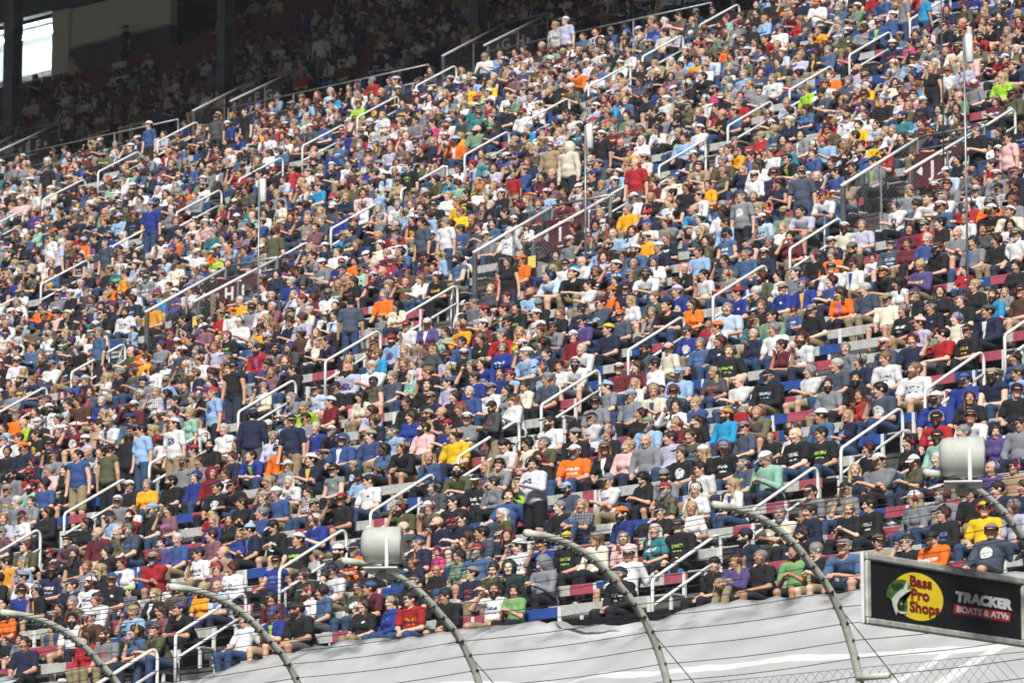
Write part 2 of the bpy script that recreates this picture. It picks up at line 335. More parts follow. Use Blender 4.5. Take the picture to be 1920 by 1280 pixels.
def skeleton(pose, fem, alt):
    p = POSES[pose]; st = p.get('legs') == 'st'; J = {}
    base = np.array([0, 0, .47]) if st else np.array([0, 0, 0.])
    T = Rx(math.radians(p['lean']))                       # forward lean tips the trunk towards -Y
    up = T@np.array([0,0,1.]); fw = T@np.array([0,-1.,0]); J['T'] = T
    pel = base+np.array([0,0,.10]); J['pel'] = pel; J['up'] = up; J['fw'] = fw
    tr = lambda x, f, u: pel+np.array([x,0,0])+fw*f+up*u
    J['tr'] = tr; sw = .165 if fem else .192; J['sw'] = sw
    J['shR'], J['shL'] = tr(-sw, 0, .425), tr(sw, 0, .425); J['neck'] = tr(0, -.005, .47)
    yaw = p.get('yaw', 0)+AYAW[alt]*(.5 if pose == 'T' else 1); pit = p.get('pitch', 0)+APIT[alt]
    J['HR'] = Rz(math.radians(yaw))@Rx(math.radians(pit)); J['hc'] = J['neck']+np.array([0,0,.155])+fw*.028
    wr, wl = [np.array(w, float) for w in p['wr']]; jt = np.random.default_rng(alt*31+len(pose)+ord(pose[0])); wr = wr+jt.uniform(-.03,.03,3)*[1,1,.7]; wl = wl+jt.uniform(-.03,.03,3)*[1,1,.7]
    J['elR'], J['wrR'] = ik(J['shR'], wr, .285, .255, (-.55, .35, -.75)); J['elL'], J['wrL'] = ik(J['shL'], wl, .285, .255, (.55, .35, -.75))
    hx = .095; 
    if st: J['hips'] = [(-hx,.0,.50),(hx,.0,.50)]; J['kn'] = [(-.11,-.02,.05),(.11,-.03,.05)]; J['an'] = [(-.12,.03,-.35),(.125,.01,-.35)]
    elif p.get('legs') == 'up': J['hips'] = [(-hx,-.02,.09),(hx,-.02,.09)]; J['kn'] = [(-.08,-.36,.36),(.08,-.37,.34)]; J['an'] = [(-.08,-.47,-.03),(.08,-.47,-.05)]
    else:
        w = (.10 if fem else .15)+(0,.02,-.03,.04)[alt]
        J['hips'] = [(-hx,-.03,.09),(hx,-.03,.09)]; J['kn'] = [(-w,-.43,.10),(w+.01,-.44,.11)]; J['an'] = [(-w+.01,(-.38,-.46,-.34,-.43)[alt],-.345),(w,-.42,-.345)]
    J['st'] = st; return J
def bounds(J):
    P = np.array([J['hc'], J['elR'], J['elL'], J['wrR'], J['wrL'], J['shR'], J['shL'], J['pel'], *J['hips'], *J['kn'], *J['an']])
    return P.min(0)-.22, P.max(0)+.2
def torso(f, J, fem, g):
    tr, T = J['tr'], J['T']
    f.ell(tr(0,-.005,.31), (.158+g,.105+g,.19+g), .03, R=T); f.ell(tr(0,.0,.12), (.150+g,.115+g,.15+g), .04, R=T); f.ell(tr(0,.015,.14), (.135+g,.115+g,.11+g), .03, R=T)
    f.ell(J['pel']+np.array([0,.01,.0]), (.165+g,.125+g,.10+g), .04)
    f.cone(tr(-J['sw']+.03,0,.425), tr(J['sw']-.03,0,.425), .062+g, .062+g, .04); f.cone(tr(-.05,0,.45), tr(.05,0,.45), .052+g, .052+g, .03)
    if fem:
        for s_ in (-1, 1): f.ell(tr(s_*.07,.085,.28), (.065+g,.06+g,.062+g), .03, R=T)
_cache = {}
def head_field(f, J):
    R, c = J['HR'], J['hc']; h = lambda x, y, z: c+R@np.array([x,y,z])
    f.ell(h(0,.012,.028), (.077,.097,.090), .02, R=R); f.ell(h(0,-.020,-.035), (.060,.070,.086), .03, R=R); f.cone(h(-.018,-.058,-.098), h(.018,-.058,-.098), .02, .02, .02)
    f.cone(h(-.036,-.074,.030), h(.036,-.074,.030), .014, .014, .012); f.cone(h(0,-.086,.016), h(0,-.108,-.026), .008, .0135, .008); f.cone(h(-.012,-.094,-.03), h(.012,-.094,-.03), .009, .009, .008)
    for s_ in (-1, 1):
        f.ell(h(s_*.031,-.103,.006), (.019,.014,.011), .008, 'd', R); f.ell(h(s_*.040,-.072,-.03), (.02,.018,.02), .015, R=R); f.ell(h(s_*.079,.014,-.005), (.012,.022,.034), .008, R=R)
    f.cone(h(-.018,-.088,-.060), h(.018,-.088,-.060), .0085, .0085, .006)
def hand_mesh(wr, el, side):
    """palm comes from the field; here the four fingers and the thumb as tapered, bent tubes"""
    d = wr-el; d = d/np.linalg.norm(d); d = d*.85+np.array([0,-.25,-.25]); d /= np.linalg.norm(d)
    x = np.array([1.,0,0]); x = x-d*(x@d); x /= np.linalg.norm(x)+1e-9; nrm = np.cross(x, d); nrm = nrm if nrm[2] > 0 else -nrm
    mb = MB(); 
    for i, (o, l) in enumerate(((-.03,.062),(-.010,.074),(.011,.070),(.031,.054))):
        b0 = wr+d*.075+x*o*side; p1 = b0+d*l*.5-nrm*.008; p2 = p1+(d*.7-nrm*.7)*l*.35; p3 = p2+(d*.2-nrm*.95)*l*.3
        mb.tube([b0, p1, p2, p3], [.0098,.0092,.0082,.0062], 6)
    b0 = wr+d*.03-x*.03*side; p1 = b0+(d*.6-x*.55*side-nrm*.2)*.04; p2 = p1+(d*.85-x*.1*side-nrm*.3)*.034
    mb.tube([b0, p1, p2], [.0125,.011,.008], 6)
    return np.array(mb.V), [f for f in mb.F], d
def body_raw(pose, fem, alt, v):
    key = ('b', pose, fem, alt, v)
    if key in _cache: return _cache[key]
    J = skeleton(pose, fem, alt); lo, hi = bounds(J); f = Fld(lo, hi, v); fs = .9 if fem else 1.
    torso(f, J, fem, 0.); f.cone(J['neck']-J['up']*.03, J['hc']+np.array([0,.01,-.06]), .054*fs, .05*fs, .02); head_field(f, J)
    H = []
    for S_, sd in (('R',-1),('L',1)):
        sh, el, wr = J['sh'+S_], J['el'+S_], J['wr'+S_]; f.cone(sh, el, .052*fs, .042*fs, .02); f.cone(el, wr, .042*fs, .028*fs, .015)
        hv, hf, d = hand_mesh(wr, el, sd); H.append((hv, hf)); f.cone(wr, wr+d*.07, .028, .034, .015)
    for h_, k_, a_ in zip(J['hips'], J['kn'], J['an']): f.cone(h_, k_, .085, .058, .03); f.cone(k_, a_, .055, .036, .02); f.cone(np.array(a_)+[0,.02,-.03], np.array(a_)+[0,-.12,-.055], .035, .028, .02)
    V, Q = f.mesh(); c = V[Q].mean(1); p = (c-J['hc'])@J['HR']; mi = np.zeros(len(Q), int)
    for s_ in (-1, 1):
        mi[np.linalg.norm((p-[s_*.031,-.088,.005])/[1.2,1.8,.62], axis=1) < .0105] = 1
    mi[(np.abs(np.abs(p[:,0])-.033) < .02) & (p[:,2] > .022) & (p[:,2] < .031) & (p[:,1] < -.06)] = 2
    mi[(np.abs(p[:,0]) < .024) & (np.abs(p[:,2]+.060) < .0085) & (p[:,1] < -.075)] = 3
    _cache[key] = (V, Q, mi, H, J); return _cache[key]
def body_mesh(pose, fem, alt, v, src, name='person'):
    key = ('bm', pose, fem, alt, v, src)
    if key in _cache: return _cache[key]
    V, Q, mi, H, J = body_raw(pose, fem, alt, v); Vs = [V]; F = [tuple(q) for q in Q]; m = list(mi); o = len(V)
    for hv, hf in H:
        Vs.append(hv); F += [tuple(i+o for i in q) for q in hf]; m += [0]*len(hf); o += len(hv)
    me = mesh_from(name, np.concatenate(Vs), F, [PM[src]['skin'], M['eye'], M['brow'], M['lip']], m)
    _cache[key] = me; return me
def shirt_raw(pose, fem, alt, sleeve, v):
    key = ('s', pose, fem, alt, sleeve, v)
    if key in _cache: return _cache[key]
    J = skeleton(pose, fem, alt); lo, hi = bounds(J); f = Fld(lo, hi, v); g = .016 if sleeve != '+' else .024
    torso(f, J, fem, g)
    for S_ in 'RL':
        sh, el, wr = J['sh'+S_], J['el'+S_], J['wr'+S_]
        if sleeve == '+': f.cone(sh, el, .066, .058, .025); f.cone(el, el+(wr-el)*.93, .056, .042, .015)
        elif sleeve == '~': f.cone(sh, sh+(el-sh)*.12, .062, .058, .02)
        else: f.cone(sh, sh+(el-sh)*.68, .064, .064, .025)
    if sleeve == '+': f.cone(J['tr'](-.05,-.06,.47), J['tr'](.05,-.06,.47), .05, .05, .03)
    f.cone(J['neck']+J['fw']*.02, J['neck']+J['up']*.12+J['fw']*.03, .052, .06, .01, 'd')
    f.wrinkle(.0022, hash(pose) % 7 if False else len(pose)+alt)
    V, Q = f.mesh(); d = V-J['pel']; u = d@J['up']; w = d@J['fw']; pm = np.stack([V[:,0]/.125, (u-.29)/.10, ((np.abs(V[:,0]) < .16) & (u > .0) & (u < .45) & (w > .05)).astype(float)], 1)
    _cache[key] = (V, Q, pm); return _cache[key]
def pants_raw(pose, fem, alt, short, v):
    key = ('p', pose, fem, alt, short, v)
    if key in _cache: return _cache[key]
    J = skeleton(pose, fem, alt); lo, hi = bounds(J); f = Fld(lo, hi, v)
    f.ell(J['pel']+np.array([0,.01,-.01]), (.175,.137,.112), .03)
    for h_, k_, a_ in zip(J['hips'], J['kn'], J['an']):
        h_, k_, a_ = map(np.array, (h_, k_, a_))
        if short: f.cone(h_, h_+(k_-h_)*.84, .100, .084, .03)
        else: f.cone(h_, k_, .099, .073, .03); f.cone(k_, a_+[0,0,.02], .070, .058, .02)
    f.wrinkle(.0018, 3+alt); V, Q = f.mesh(); _cache[key] = (V, Q); return _cache[key]
def shoes_raw(pose, fem, alt, v, side=None):
    key = ('sh', pose, fem, alt, v, side)
    if key in _cache: return _cache[key]
    J = skeleton(pose, fem, alt); lo, hi = bounds(J); f = Fld(lo-.05, hi, v)
    for a_ in (J['an'] if side is None else [J['an'][side]]):
        a_ = np.array(a_); f.cone(a_+[0,.03,-.035], a_+[0,-.15,-.05], .047, .040, .01); f.cone(a_+[0,.0,.02], a_+[0,.01,-.03], .045, .045, .02)
    V, Q = f.mesh(); _cache[key] = (V, Q); return _cache[key]
def cut_plane(f, n, d, op_keep=True):
    q = f.sub(f.lo, f.lo+f.n*f.v); sl, P = q; f.a[sl] = np.maximum(f.a[sl], (d-(P@np.array(n))).astype(np.float32)); return f
def piece_raw(kind, v=.0075):
    """headwear and hair in head space (face towards -Y)"""
    key = ('pc', kind, v)
    if key in _cache: return _cache[key]
    f = Fld((-.2,-.26,-.34), (.2,.24,.24), v); C = np.array
    if kind in ('hair', 'bun', 'afro'):
        f.ell((0,.014,.030), (.088,.108,.101), .01)
        if kind == 'afro': f.ell((0,.02,.06), (.14,.14,.13), .02)
        f.ell((0,-.09,-.03), (.066,.075,.085), .01, 'd'); f.ell((0,-.05,-.10), (.09,.10,.09), .01, 'd'); f.ell((0,.05,-.14), (.1,.1,.085), .01, 'd')
        if kind == 'bun': f.ell((0,.10,.09), (.04,.04,.04), .01)
        f.wrinkle(.003, 1)
    elif kind == 'long':
        f.ell((0,.016,.030), (.089,.109,.103), .01)
        for s_ in (-1,1): f.cone((s_*.078,.02,.02), (s_*.088,.0,-.21), .028, .034, .03)
        f.cone((0,.085,.03), (0,.085,-.20), .06, .055, .04)
        f.ell((0,-.10,-.035), (.064,.085,.095), .01, 'd'); f.wrinkle(.004, 2)
    elif kind in ('cap', 'brim'):
        if kind == 'cap':
            f.ell((0,.014,.040), (.093,.112,.096), .01); cut_plane(f, (0,.16,.987), .048); f.ell((0,.015,.138), (.012,.012,.008), .006)
        else:
            R = Rx(math.radians(14)); f.ell((0,-.125,.042), (.077,.078,.0095), .01, R=R); f.ell((0,-.02,.05), (.072,.098,.05), .005, 'd')
    elif kind == 'hood':
        f.ell((0,.028,.012), (.118,.132,.150), .01); f.cone((0,.05,-.1), (0,.06,-.17), .09, .10, .03); f.ell((0,-.13,-.015), (.078,.13,.112), .01, 'd'); f.wrinkle(.003, 4)
    elif kind == 'beard':
        f.ell((0,-.024,-.048), (.068,.078,.088), .01); f.cone((0,-.07,-.12), (0,-.06,-.135), .035, .03, .02); f.ell((0,-.08,.03), (.1,.09,.068), .008, 'd'); f.ell((0,-.10,-.058), (.02,.03,.007), .006, 'd'); f.ell((0,.08,-.05), (.12,.08,.14), .01, 'd')
        f.wrinkle(.002, 1)
    elif kind == 'longbeard':
        f.ell((0,-.024,-.048), (.068,.078,.088), .01); f.cone((0,-.07,-.12), (0,-.09,-.22), .05, .03, .03); f.ell((0,-.08,.03), (.1,.09,.068), .008, 'd'); f.ell((0,.08,-.05), (.12,.08,.14), .01, 'd')
    elif kind == 'muffs':
        for s_ in (-1,1): f.ell((s_*.098,.012,-.004), (.026,.036,.045), .008); f.cone((s_*.103,.012,.03), (s_*.102,.012,.075), .008, .008, .006)
        A = [C((.102*math.cos(t), .014, .045+.098*math.sin(t))) for t in np.linspace(0, math.pi, 13)]
        for a_, b_ in zip(A[:-1], A[1:]): f.cone(a_, b_, .010, .010, .006)
    V, Q = f.mesh(); _cache[key] = (V, Q); return _cache[key]
# ---- who sits where, read off the photograph: crop | x y shirt head [e:ear defenders] flags pose
# shirt: colour, * printed, + long sleeved, ~ sleeveless, # plaid ; head: c cap, d cap worn backwards, h short hair, l long hair, x bald, b hood
CROPS = {'P1':(0,1000),'P2':(380,1000),'P3':(760,940),'P4':(1140,900),'P5':(1520,840),'Q1':(0,800),'Q2':(380,800),
         'Q3':(760,720),'Q4':(1140,680),'Q5':(1520,620),'Q6':(1520,420),'Q7':(1140,500)}
PEOPLE = """
P1
15 10 mauve# c:grey L|190 120 olive c:darkgrey e:red F|430 225 black c:red e:red k L|580 65 mauve#+ c:black F
640 185 black~ l:brown B L|780 275 grey h:tan L|865 290 black l:blonde f L|1060 260 white+* h:dark e:red f L|1320 165 red c:khaki e:red B A big
1385 110 purple h:dark e:purple C|1535 60 blue h:white L|1690 160 white* c:navy C|205 375 white* c:grey L
430 310 navy* c:darkgrey e:black B L|575 355 grey h:blonde k L|600 440 navy c:navy L|755 400 white* c:white e:red B L|950 390 black* c:blue h L
600 570 camo h:grey L|850 525 white+* c:navy e:red big L|1100 530 grey# c:lime k L|1265 520 black* l:blonde f L|1390 620 mauve l:brown f L
1450 450 white h:brown k L|1745 470 gold h:blonde f L|1170 690 grey# h:dark e:red k L|1530 660 black c:purple F|490 700 black l:black f C
640 740 white* h:black e:red B L|760 850 red+ l:brown f L|920 800 grey* h:brown B L|1160 800 steelblue l:brown e:tan f C|1330 770 olive c:camo e:red F
210 790 navy h:brown L|60 700 orange l:brown f L|40 920 black h:brown k L|120 920 grey h:brown k H
P2
90 150 mauve h:brown L|150 195 tan x L|120 285 mauve+ c:red e:black L|215 260 white+* h:brown e:red f L|150 390 paleblue x H
600 480 maroon+ c:navy e:black C|895 320 darkgreen c:darkgreen e:red L|1130 310 white* c:navy e:black L|1140 170 darkgrey d:white B L|1310 150 orange* c:navy B A
880 490 white* c:red e:tan B L|990 430 steelblue h:brown e:black L|605 660 royal* c:blue P s|840 650 black d:black B H big s|1360 540 black* l:brown e:black f L
1610 540 royal+* l:blonde e:black f L|1455 500 maroon c:blue F|1775 520 red* c:black H
P3
70 200 darkgrey* x L|280 150 navy x B C|500 110 navy c:black A|530 310 tan l:brown C f|145 380 pink l:blonde e:hotpink k L|235 370 hotpink h:brown e:hotpink k T
110 470 navy c:navy L|100 610 navy c:navy e:orange L|270 620 black h:blonde k L|475 450 green* l:brown e:black f L|625 430 steelblue* c:red e:black B L
740 560 olive h:brown P|550 570 navy* c:grey L|905 620 darkgreen b:darkgreen C|970 370 white* c:white D|1190 390 royal d:black D|1175 590 grey+ b:grey P
1390 330 black* c:yellow L|1620 330 cream+* c:grey f L|745 720 white* h:brown B D s|910 700 lightgreen l:brown e:black f P|340 790 black+ c:black D|60 690 black c:black L
P4
100 760 black+* c:navy H big|130 490 pink+ l:grey f C|430 440 teal* l:white f L|630 380 black+* c:darkgrey L|135 310 royal c:orange B L|440 260 black c:black L
690 165 white l:blonde f T|1070 60 white* l:blonde f H|1490 270 cream h:grey B A big|1720 310 navy+* h:brown f C|1770 110 grey c:black C|1185 460 navy c:navy B L
900 690 black d:black L|1090 700 purple+ c:black e:red f K|1300 650 black h:grey e:black L s big|1590 650 lightgreen x B P s|1700 640 black h:grey P s
P5
260 850 steelblue c:grey F s big|570 860 tan c:camo T|840 790 black* c:black D|1065 770 orange+* c:black P|1545 670 slate+* c:grey R big
1150 580 black+* c:black e:red L|900 500 grey+ c:white e:red f L|1100 400 grey* c:darkgrey e:red B L big|1480 540 yellow c:yellow e:red L|1770 540 lavender h:grey e:red L
430 500 black+* h:dark L|300 540 black l:blonde f P|270 330 grey c:black f C|490 180 grey c:white A big|385 230 navy l:blonde f T|885 190 olive c:white f P
1070 130 blue h:white f L|1630 380 navy c:black L|1740 190 tan c:black e:hotpink L|1810 350 navy l:brown f L|1395 480 black c:black L
Q1
25 120 white c:grey L|60 200 black h:brown L|200 150 navy c:orange L|320 40 black* h:brown L|160 80 white c:darkred L|500 30 black c:white L|425 130 black c:black C
730 140 lavender+ c:white B L|665 205 blue~ h:dark S|455 230 grey c:navy e:red L|290 260 navy c:navy e:red L|860 190 cream h:brown f L|940 200 olive~ c:black SB
1110 130 black+ c:camo f SB|1150 60 lightblue h:dark S|1490 -40 white* c:white S|100 360 grey c:black B C|250 370 red* c:red e:red B L|425 370 pink h:grey L|520 340 black l:dark f L
760 390 navy* h:white f L|60 600 grey* c:khaki L|180 600 grey h:white L|265 540 mint h:dark B L|380 550 blue c:navy e:black L|270 690 grey* h:brown L|410 690 black+ l:dark f L
595 530 black h:grey L|1075 550 black c:white e:black L|1255 540 gold h:grey e:black f L|1070 650 grey c:white C|1160 660 white h:tan e:black k L|1130 745 red h:dark B A
1310 740 black c:lightblue B L big|1135 880 slate* c:camo e:black B L big|1010 920 camo x L|850 930 maroon+ x B L|740 870 black l:dark f L|1470 410 black h:dark B L|1570 380 grey c:camo L
1680 470 royal+ c:royal e:black L|1775 450 darkred+ b:darkred T|1560 280 tan c:red L|1680 290 grey h:brown e:black L|1800 240 black h:dark B L|1310 50 green l:blonde f L
Q2
90 150 white h:white L|80 230 black h:dark e:red L|190 220 navy+ h:brown e:red L|205 125 navy l:brown f L|120 340 camo h:brown e:red k L|160 450 white l:brown f L|120 560 black* c:navy L
400 220 royal* h:dark F|300 130 mint c:grey L|440 -60 navy+* c:navy SB|600 120 lavender+ h:grey e:black f L|660 220 orange+ c:white e:black L|830 90 black* c:white L|690 -80 navy c:black S
1090 70 black c:white B F|1175 160 blue* c:blue e:blue L big|1010 230 navy c:navy e:blue k L|930 290 navy* c:white A big|1130 340 grey~* c:black L|1290 300 black* h:blonde k L
1330 400 lightblue c:black k L|545 420 camo l:blonde f C|700 370 grey+* c:white f L|335 590 black h:brown f A|520 610 navy c:tan L|640 600 blue c:white C|490 710 blue h:grey A
70 780 red h:blonde e:lime k L|975 690 brown c:green L|1185 660 black c:red D|990 800 royal* h:white e:red P big|1420 500 white* c:black L|600 870 black+* c:black P
390 900 navy* c:lightblue L|310 920 royal l:blonde f A|80 940 royal l:blonde f L|1430 60 blue# c:khaki L|1640 90 lightblue c:black B L big|1690 210 black+ c:khaki e:red F
1410 860 blue h:white L|1725 700 olive c:camo e:red B D
Q3
10 130 black h:brown L|180 110 black h:brown L|215 180 navy c:khaki L|100 240 royal l:brown f L|175 320 tan c:khaki B L|315 300 black x A|370 90 lavender c:blue L|415 190 black l:brown e:black f L
480 250 black c:red f L|425 380 yellow c:tan e:black L big|560 120 blue h:white L|590 20 royal c:darkgrey L|735 90 white c:grey L|800 20 grey+ l:dark f L|925 130 white+ c:black f P
745 230 darkgrey+* c:black B SA|1045 30 cream+ h:brown f P|1215 -20 slate c:grey L|1245 270 white* c:black B L|1600 340 white* c:black A|1640 230 grey c:darkgrey e:black L
1750 90 grey c:lightblue L|1700 10 darkred# c:white L|1745 400 lightblue h:blonde e:red k L|1755 550 black h:grey e:red f L|1170 540 olive* c:camo F|1440 640 orange* c:white B L big
1730 620 black* c:camo f L|745 660 grey c:black e:black F|870 640 white d:black H|950 610 cream h:dark e:black C|1150 640 black h:brown e:red L|1095 700 palegrey+* h:black e:black f SA big s
430 780 olive h:dark B F|660 790 black* c:black L|690 770 purple l:blonde f L|760 880 grey+ h:brown f C|870 970 blue* h:brown e:black R big|200 600 denim+ l:blonde f C
140 430 pink h:brown B L|240 930 darkgrey c:black e:black B L|365 950 black* c:navy L|220 1040 camo c:white e:red C|1405 890 slate c:lightblue e:blue B L|1390 1030 black h:grey L
1490 1060 grey# l:blonde f K|1740 850 white* c:grey A
Q4
160 40 slate c:black B L big|310 60 maroon l:brown f L|410 110 white+ h:dark f L|525 80 lightblue c:lightblue L|180 180 white c:grey B L|235 260 white l:blonde f L|460 240 grey c:black k L
570 220 slate c:brown e:red A|190 360 grey* c:lightblue L|540 350 white+ l:brown e:black f D|260 500 black h:dark e:red f L|430 550 black h:brown e:grey k L|580 550 maroon l:blonde e:red f L
790 450 black l:brown f C|945 390 skyblue+ c:mustard B L|690 570 olive* h:brown C big|285 610 grey+ x L|165 770 pink+ h:blonde f L big|630 840 black* c:camo e:black L|835 850 black c:white f L
960 840 black* c:grey e:red T|430 930 grey d:grey B T|310 1050 black l:dark f P|810 950 white c:black C|1140 900 slate* c:black B L|1365 770 mint+ c:white P|1630 690 black* x L big
1400 640 black h:blonde e:red k L|1575 620 white h:dark e:black k L|1180 600 slate c:grey e:red L|1120 150 white x A|1360 90 black+* c:black B L big|1740 50 white h:grey e:grey A
Q5
90 660 steelblue+ c:white L|310 690 navy* l:blonde f A|95 820 black* c:black L|450 1010 black c:navy e:red L|160 430 grey h:brown B L|230 310 slate h:white L|310 150 grey+ h:grey T
430 260 navy h:grey e:black L|385 390 black h:dark B L|440 510 red* l:brown f C|590 440 slate* h:dark C big|660 300 white* h:tan L|880 310 white* h:tan B L big s|610 110 blue+ c:grey L
640 220 slate c:white e:orange L|870 120 navy h:brown e:red L|920 60 lavender c:pink L|1120 80 red h:dark D big s|1330 50 black* c:black L|1560 320 navy~ c:khaki B H big
1780 310 lightblue c:darkgrey L|1750 480 black c:black e:purple L|1320 510 royal+ c:blue e:black L|1360 650 black l:brown e:purple f L|1075 640 royal c:white B L big|1070 780 red* c:black e:grey B L
1350 810 white c:grey F|850 990 black l:black e:red f L|1590 920 purple+ h:brown e:black f T|1790 880 grey+ c:black L
Q6
240 70 cream c:white B L|360 60 lavender h:grey e:red L|180 200 navy c:white L|410 170 olive c:camo B P|140 290 orange h:grey e:red L|40 320 black c:darkgrey e:red L|220 360 white c:grey L
350 370 white* c:navy e:red L|530 350 white* h:dark k L|650 360 black c:white e:red F|685 140 slate* c:black L|840 80 maroon h:brown f L|975 150 blue h:white L|1090 190 black c:darkgrey e:red B L big
1245 110 grey x A|1390 210 grey* h:brown e:black L|1480 90 darkgrey h:brown f L|1590 180 black h:brown e:black L|1770 150 white c:green e:black L|1070 40 black h:dark f L|930 50 red c:green L
1320 30 white h:dark L|940 340 black h:dark k L|190 530 blue h:brown e:red A|260 620 orange* l:brown f H|490 550 slate h:white L|650 650 cream c:khaki L|760 540 white~ l:dark e:black f L
890 600 black* c:darkgrey L|800 730 black* h:grey e:red f L|1030 680 black* c:black L|1110 590 black l:brown f L|1280 650 black* c:navy e:red L|1390 560 black h:blonde f L|1580 510 skyblue h:brown B L
1670 640 grey l:blonde e:red k L|1530 740 navy+* c:darkgrey L big|1790 540 brown c:navy e:red L|1770 390 black h:dark e:black f L|870 880 lavender h:brown L|990 900 green c:red k L|1160 900 cream h:grey e:purple L
Q7
70 130 black c:lightblue e:black L|190 40 navy c:grey L|310 100 white* c:lavender e:black B F big|395 30 white c:blue f L|150 210 navy c:maroon e:black L|590 180 olive l:brown f L|400 290 olive h:tan L
490 310 black* h:dark F big|200 350 white l:blonde f C|370 420 grey h:grey e:black f C|100 470 slate c:orange L|830 100 white h:dark C|1020 310 paleblue h:grey L big|1000 0 slate h:dark D
1310 130 olive h:brown e:red B L|1290 270 navy* h:white f C|1440 220 royal* c:khaki L|1690 180 royal* c:blue e:red B L|1510 90 white h:dark e:black f L|1600 110 grey c:grey L|1770 370 black c:grey T
1590 430 blue* c:red k L|1250 480 teal c:brown f L|1350 460 green+ c:black L|1400 540 white h:grey e:grey L|1250 600 navy+ h:white e:red f C|1480 640 maroon h:brown f C|1660 640 white* h:brown e:red B C
830 460 cream h:dark L|940 540 white c:orange L|690 590 royal* c:darkgrey e:red L|780 630 steelblue* h:grey e:red L|940 630 navy* l:brown e:red f L|520 690 cream c:pink e:black T
1030 790 black* h:tan e:black T|910 850 darkgrey* l:blonde e:black f L|850 540 red h:blonde e:red k L
"""
# farther away: the ones that stand or whose colour stands out, in photo pixels
FAR = """279 240 blue c:white S|405 220 darkgrey c:black S|460 215 black c:black S|235 50 black c:black S|605 72 white h:dark SB|88 312 black c:grey S|282 392 royal c:grey S|96 440 white c:darkgrey S|116 450 lavender h:white SB
517 440 olive h:brown SB|198 452 slate c:navy S|185 622 steelblue c:grey S|437 697 black~ c:black S|400 733 lightblue* c:red S|356 778 mint h:blonde f S|660 572 slate* c:black SB|791 425 slate h:dark S|835 420 white h:grey S
952 482 black~ c:black f S|1040 48 white# l:blonde f S|1060 36 lavender c:white S|1031 270 tan+ c:maroon S|1065 272 cream+ b:cream S|1127 252 black c:white S|766 318 black* h:dark S|1532 10 white c:orange SA|1697 -5 grey h:grey SB
1735 0 skyblue l:blonde f SB|1747 137 black~ l:blonde f S|1390 362 grey* c:darkgrey S|1460 343 navy~ l:dark f SA|1502 333 slate c:grey S|1830 242 black c:maroon SA|1890 250 pink c:black S|235 517 gold h:brown L|208 531 orange h:brown L
487 618 gold c:black L|272 679 gold h:brown L|406 467 orange c:white L|319 625 maroon c:red L|30 783 orange c:brown L|400 440 teal h:grey L|862 405 yellow h:tan L|978 494 orange c:orange L|936 521 red+ c:darkgrey L|719 561 orange h:grey L
939 628 red c:grey L|1211 450 gold+ c:white L|919 155 yellow h:blonde L|1181 279 gold c:darkgrey L|1191 305 red x S|1177 393 gold h:grey L|858 393 yellow h:tan L|962 326 red h:blonde k S|754 245 red l:blonde f L|1556 141 orange h:tan L
1327 356 gold h:brown L|1384 191 red h:grey L|1646 262 yellow c:tan L|1609 228 yellow h:dark L|1488 181 lime h:tan L|1878 144 lime l:blonde L|1361 91 orange h:blonde k L|1448 143 white* h:grey L big|918 197 red c:maroon L|897 215 teal c:grey L
1155 555 orange c:orange L|1283 575 orange l:brown f L|707 660 skyblue h:tan B L|620 745 darkred c:white L|1180 120 white c:white L|1322 120 white c:khaki L|1460 60 white c:grey L|812 235 hotpink h:dark L|905 170 lime h:dark L|815 195 hotpink l:brown f L
520 185 lightblue c:grey L|690 280 blue c:royal L|955 285 blue c:grey L|735 700 slate h:grey L|1006 600 white c:white L|1075 640 darkred+ c:white L|1140 625 navy c:yellow L|870 565 white c:white L|905 600 maroon c:white L
640 500 royal* c:red L|545 520 royal h:white L|1310 480 lightblue h:brown L|1400 470 steelblue c:navy L big|1700 445 maroon h:brown f L|1500 395 lavender h:dark F big|1740 365 white c:black F big|1640 300 grey* c:navy L|1525 290 blue h:brown L"""
# ------------------------------------------------------------------ the stand
def project_rows():
    """x ranges of the stand worth building for row n"""
    return
PORT_LOW = [4.5, -5.75, -15.85, -26.1, -36.4, -46.6]     # right-hand rail of each tunnel mouth; tunnels cut rows 24..26
PORT_UP = [-26.2, -36.45, -46.5, -56.8, -67.]; PLOW, PUP = (24, 25, 26), (49, 50, 51)
PW = 1.70
XL, XR = -112., 30.
def slots(n):
    if n in PLOW: return [(x-PW, x) for x in PORT_LOW]
    if n in PUP: return [(x-PW, x) for x in PORT_UP]
    return []
stand = empty('grandstand', (0, 0, 0)); tag(stand, 'long steep grandstand of grey aluminium steps filled with spectators', 'grandstand')
mb = MB()
for n in range(-14, 82):
    y0, z0 = rowY(n), rowZ(n); segs, a = [], XL
    for lo, hi in sorted(slots(n)): segs.append((a, lo)); a = hi
    segs.append((a, XR))
    for lo, hi in segs:
        mb.add([(lo,y0,z0-RISE),(hi,y0,z0-RISE),(hi,y0,z0),(lo,y0,z0),(lo,y0+DR,z0),(hi,y0+DR,z0)], [(0,1,2,3),(3,2,5,4)])
        mb.box((lo, y0-.02, z0-.06), (hi, y0-.003, z0+.002))       # nosing strip
for ax in AISLES:
    for n in range(0, 78):
        if n in (48, 49) or any(lo-.6 < ax < hi+.6 for lo, hi in slots(n)): continue
        mb.box((ax-.5, rowY(n)+DR-.30, rowZ(n)+.002), (ax+.5, rowY(n)+DR-.004, rowZ(n)+RISE/2))
mb.obj('stepped_deck', M['deck'], parent=stand)
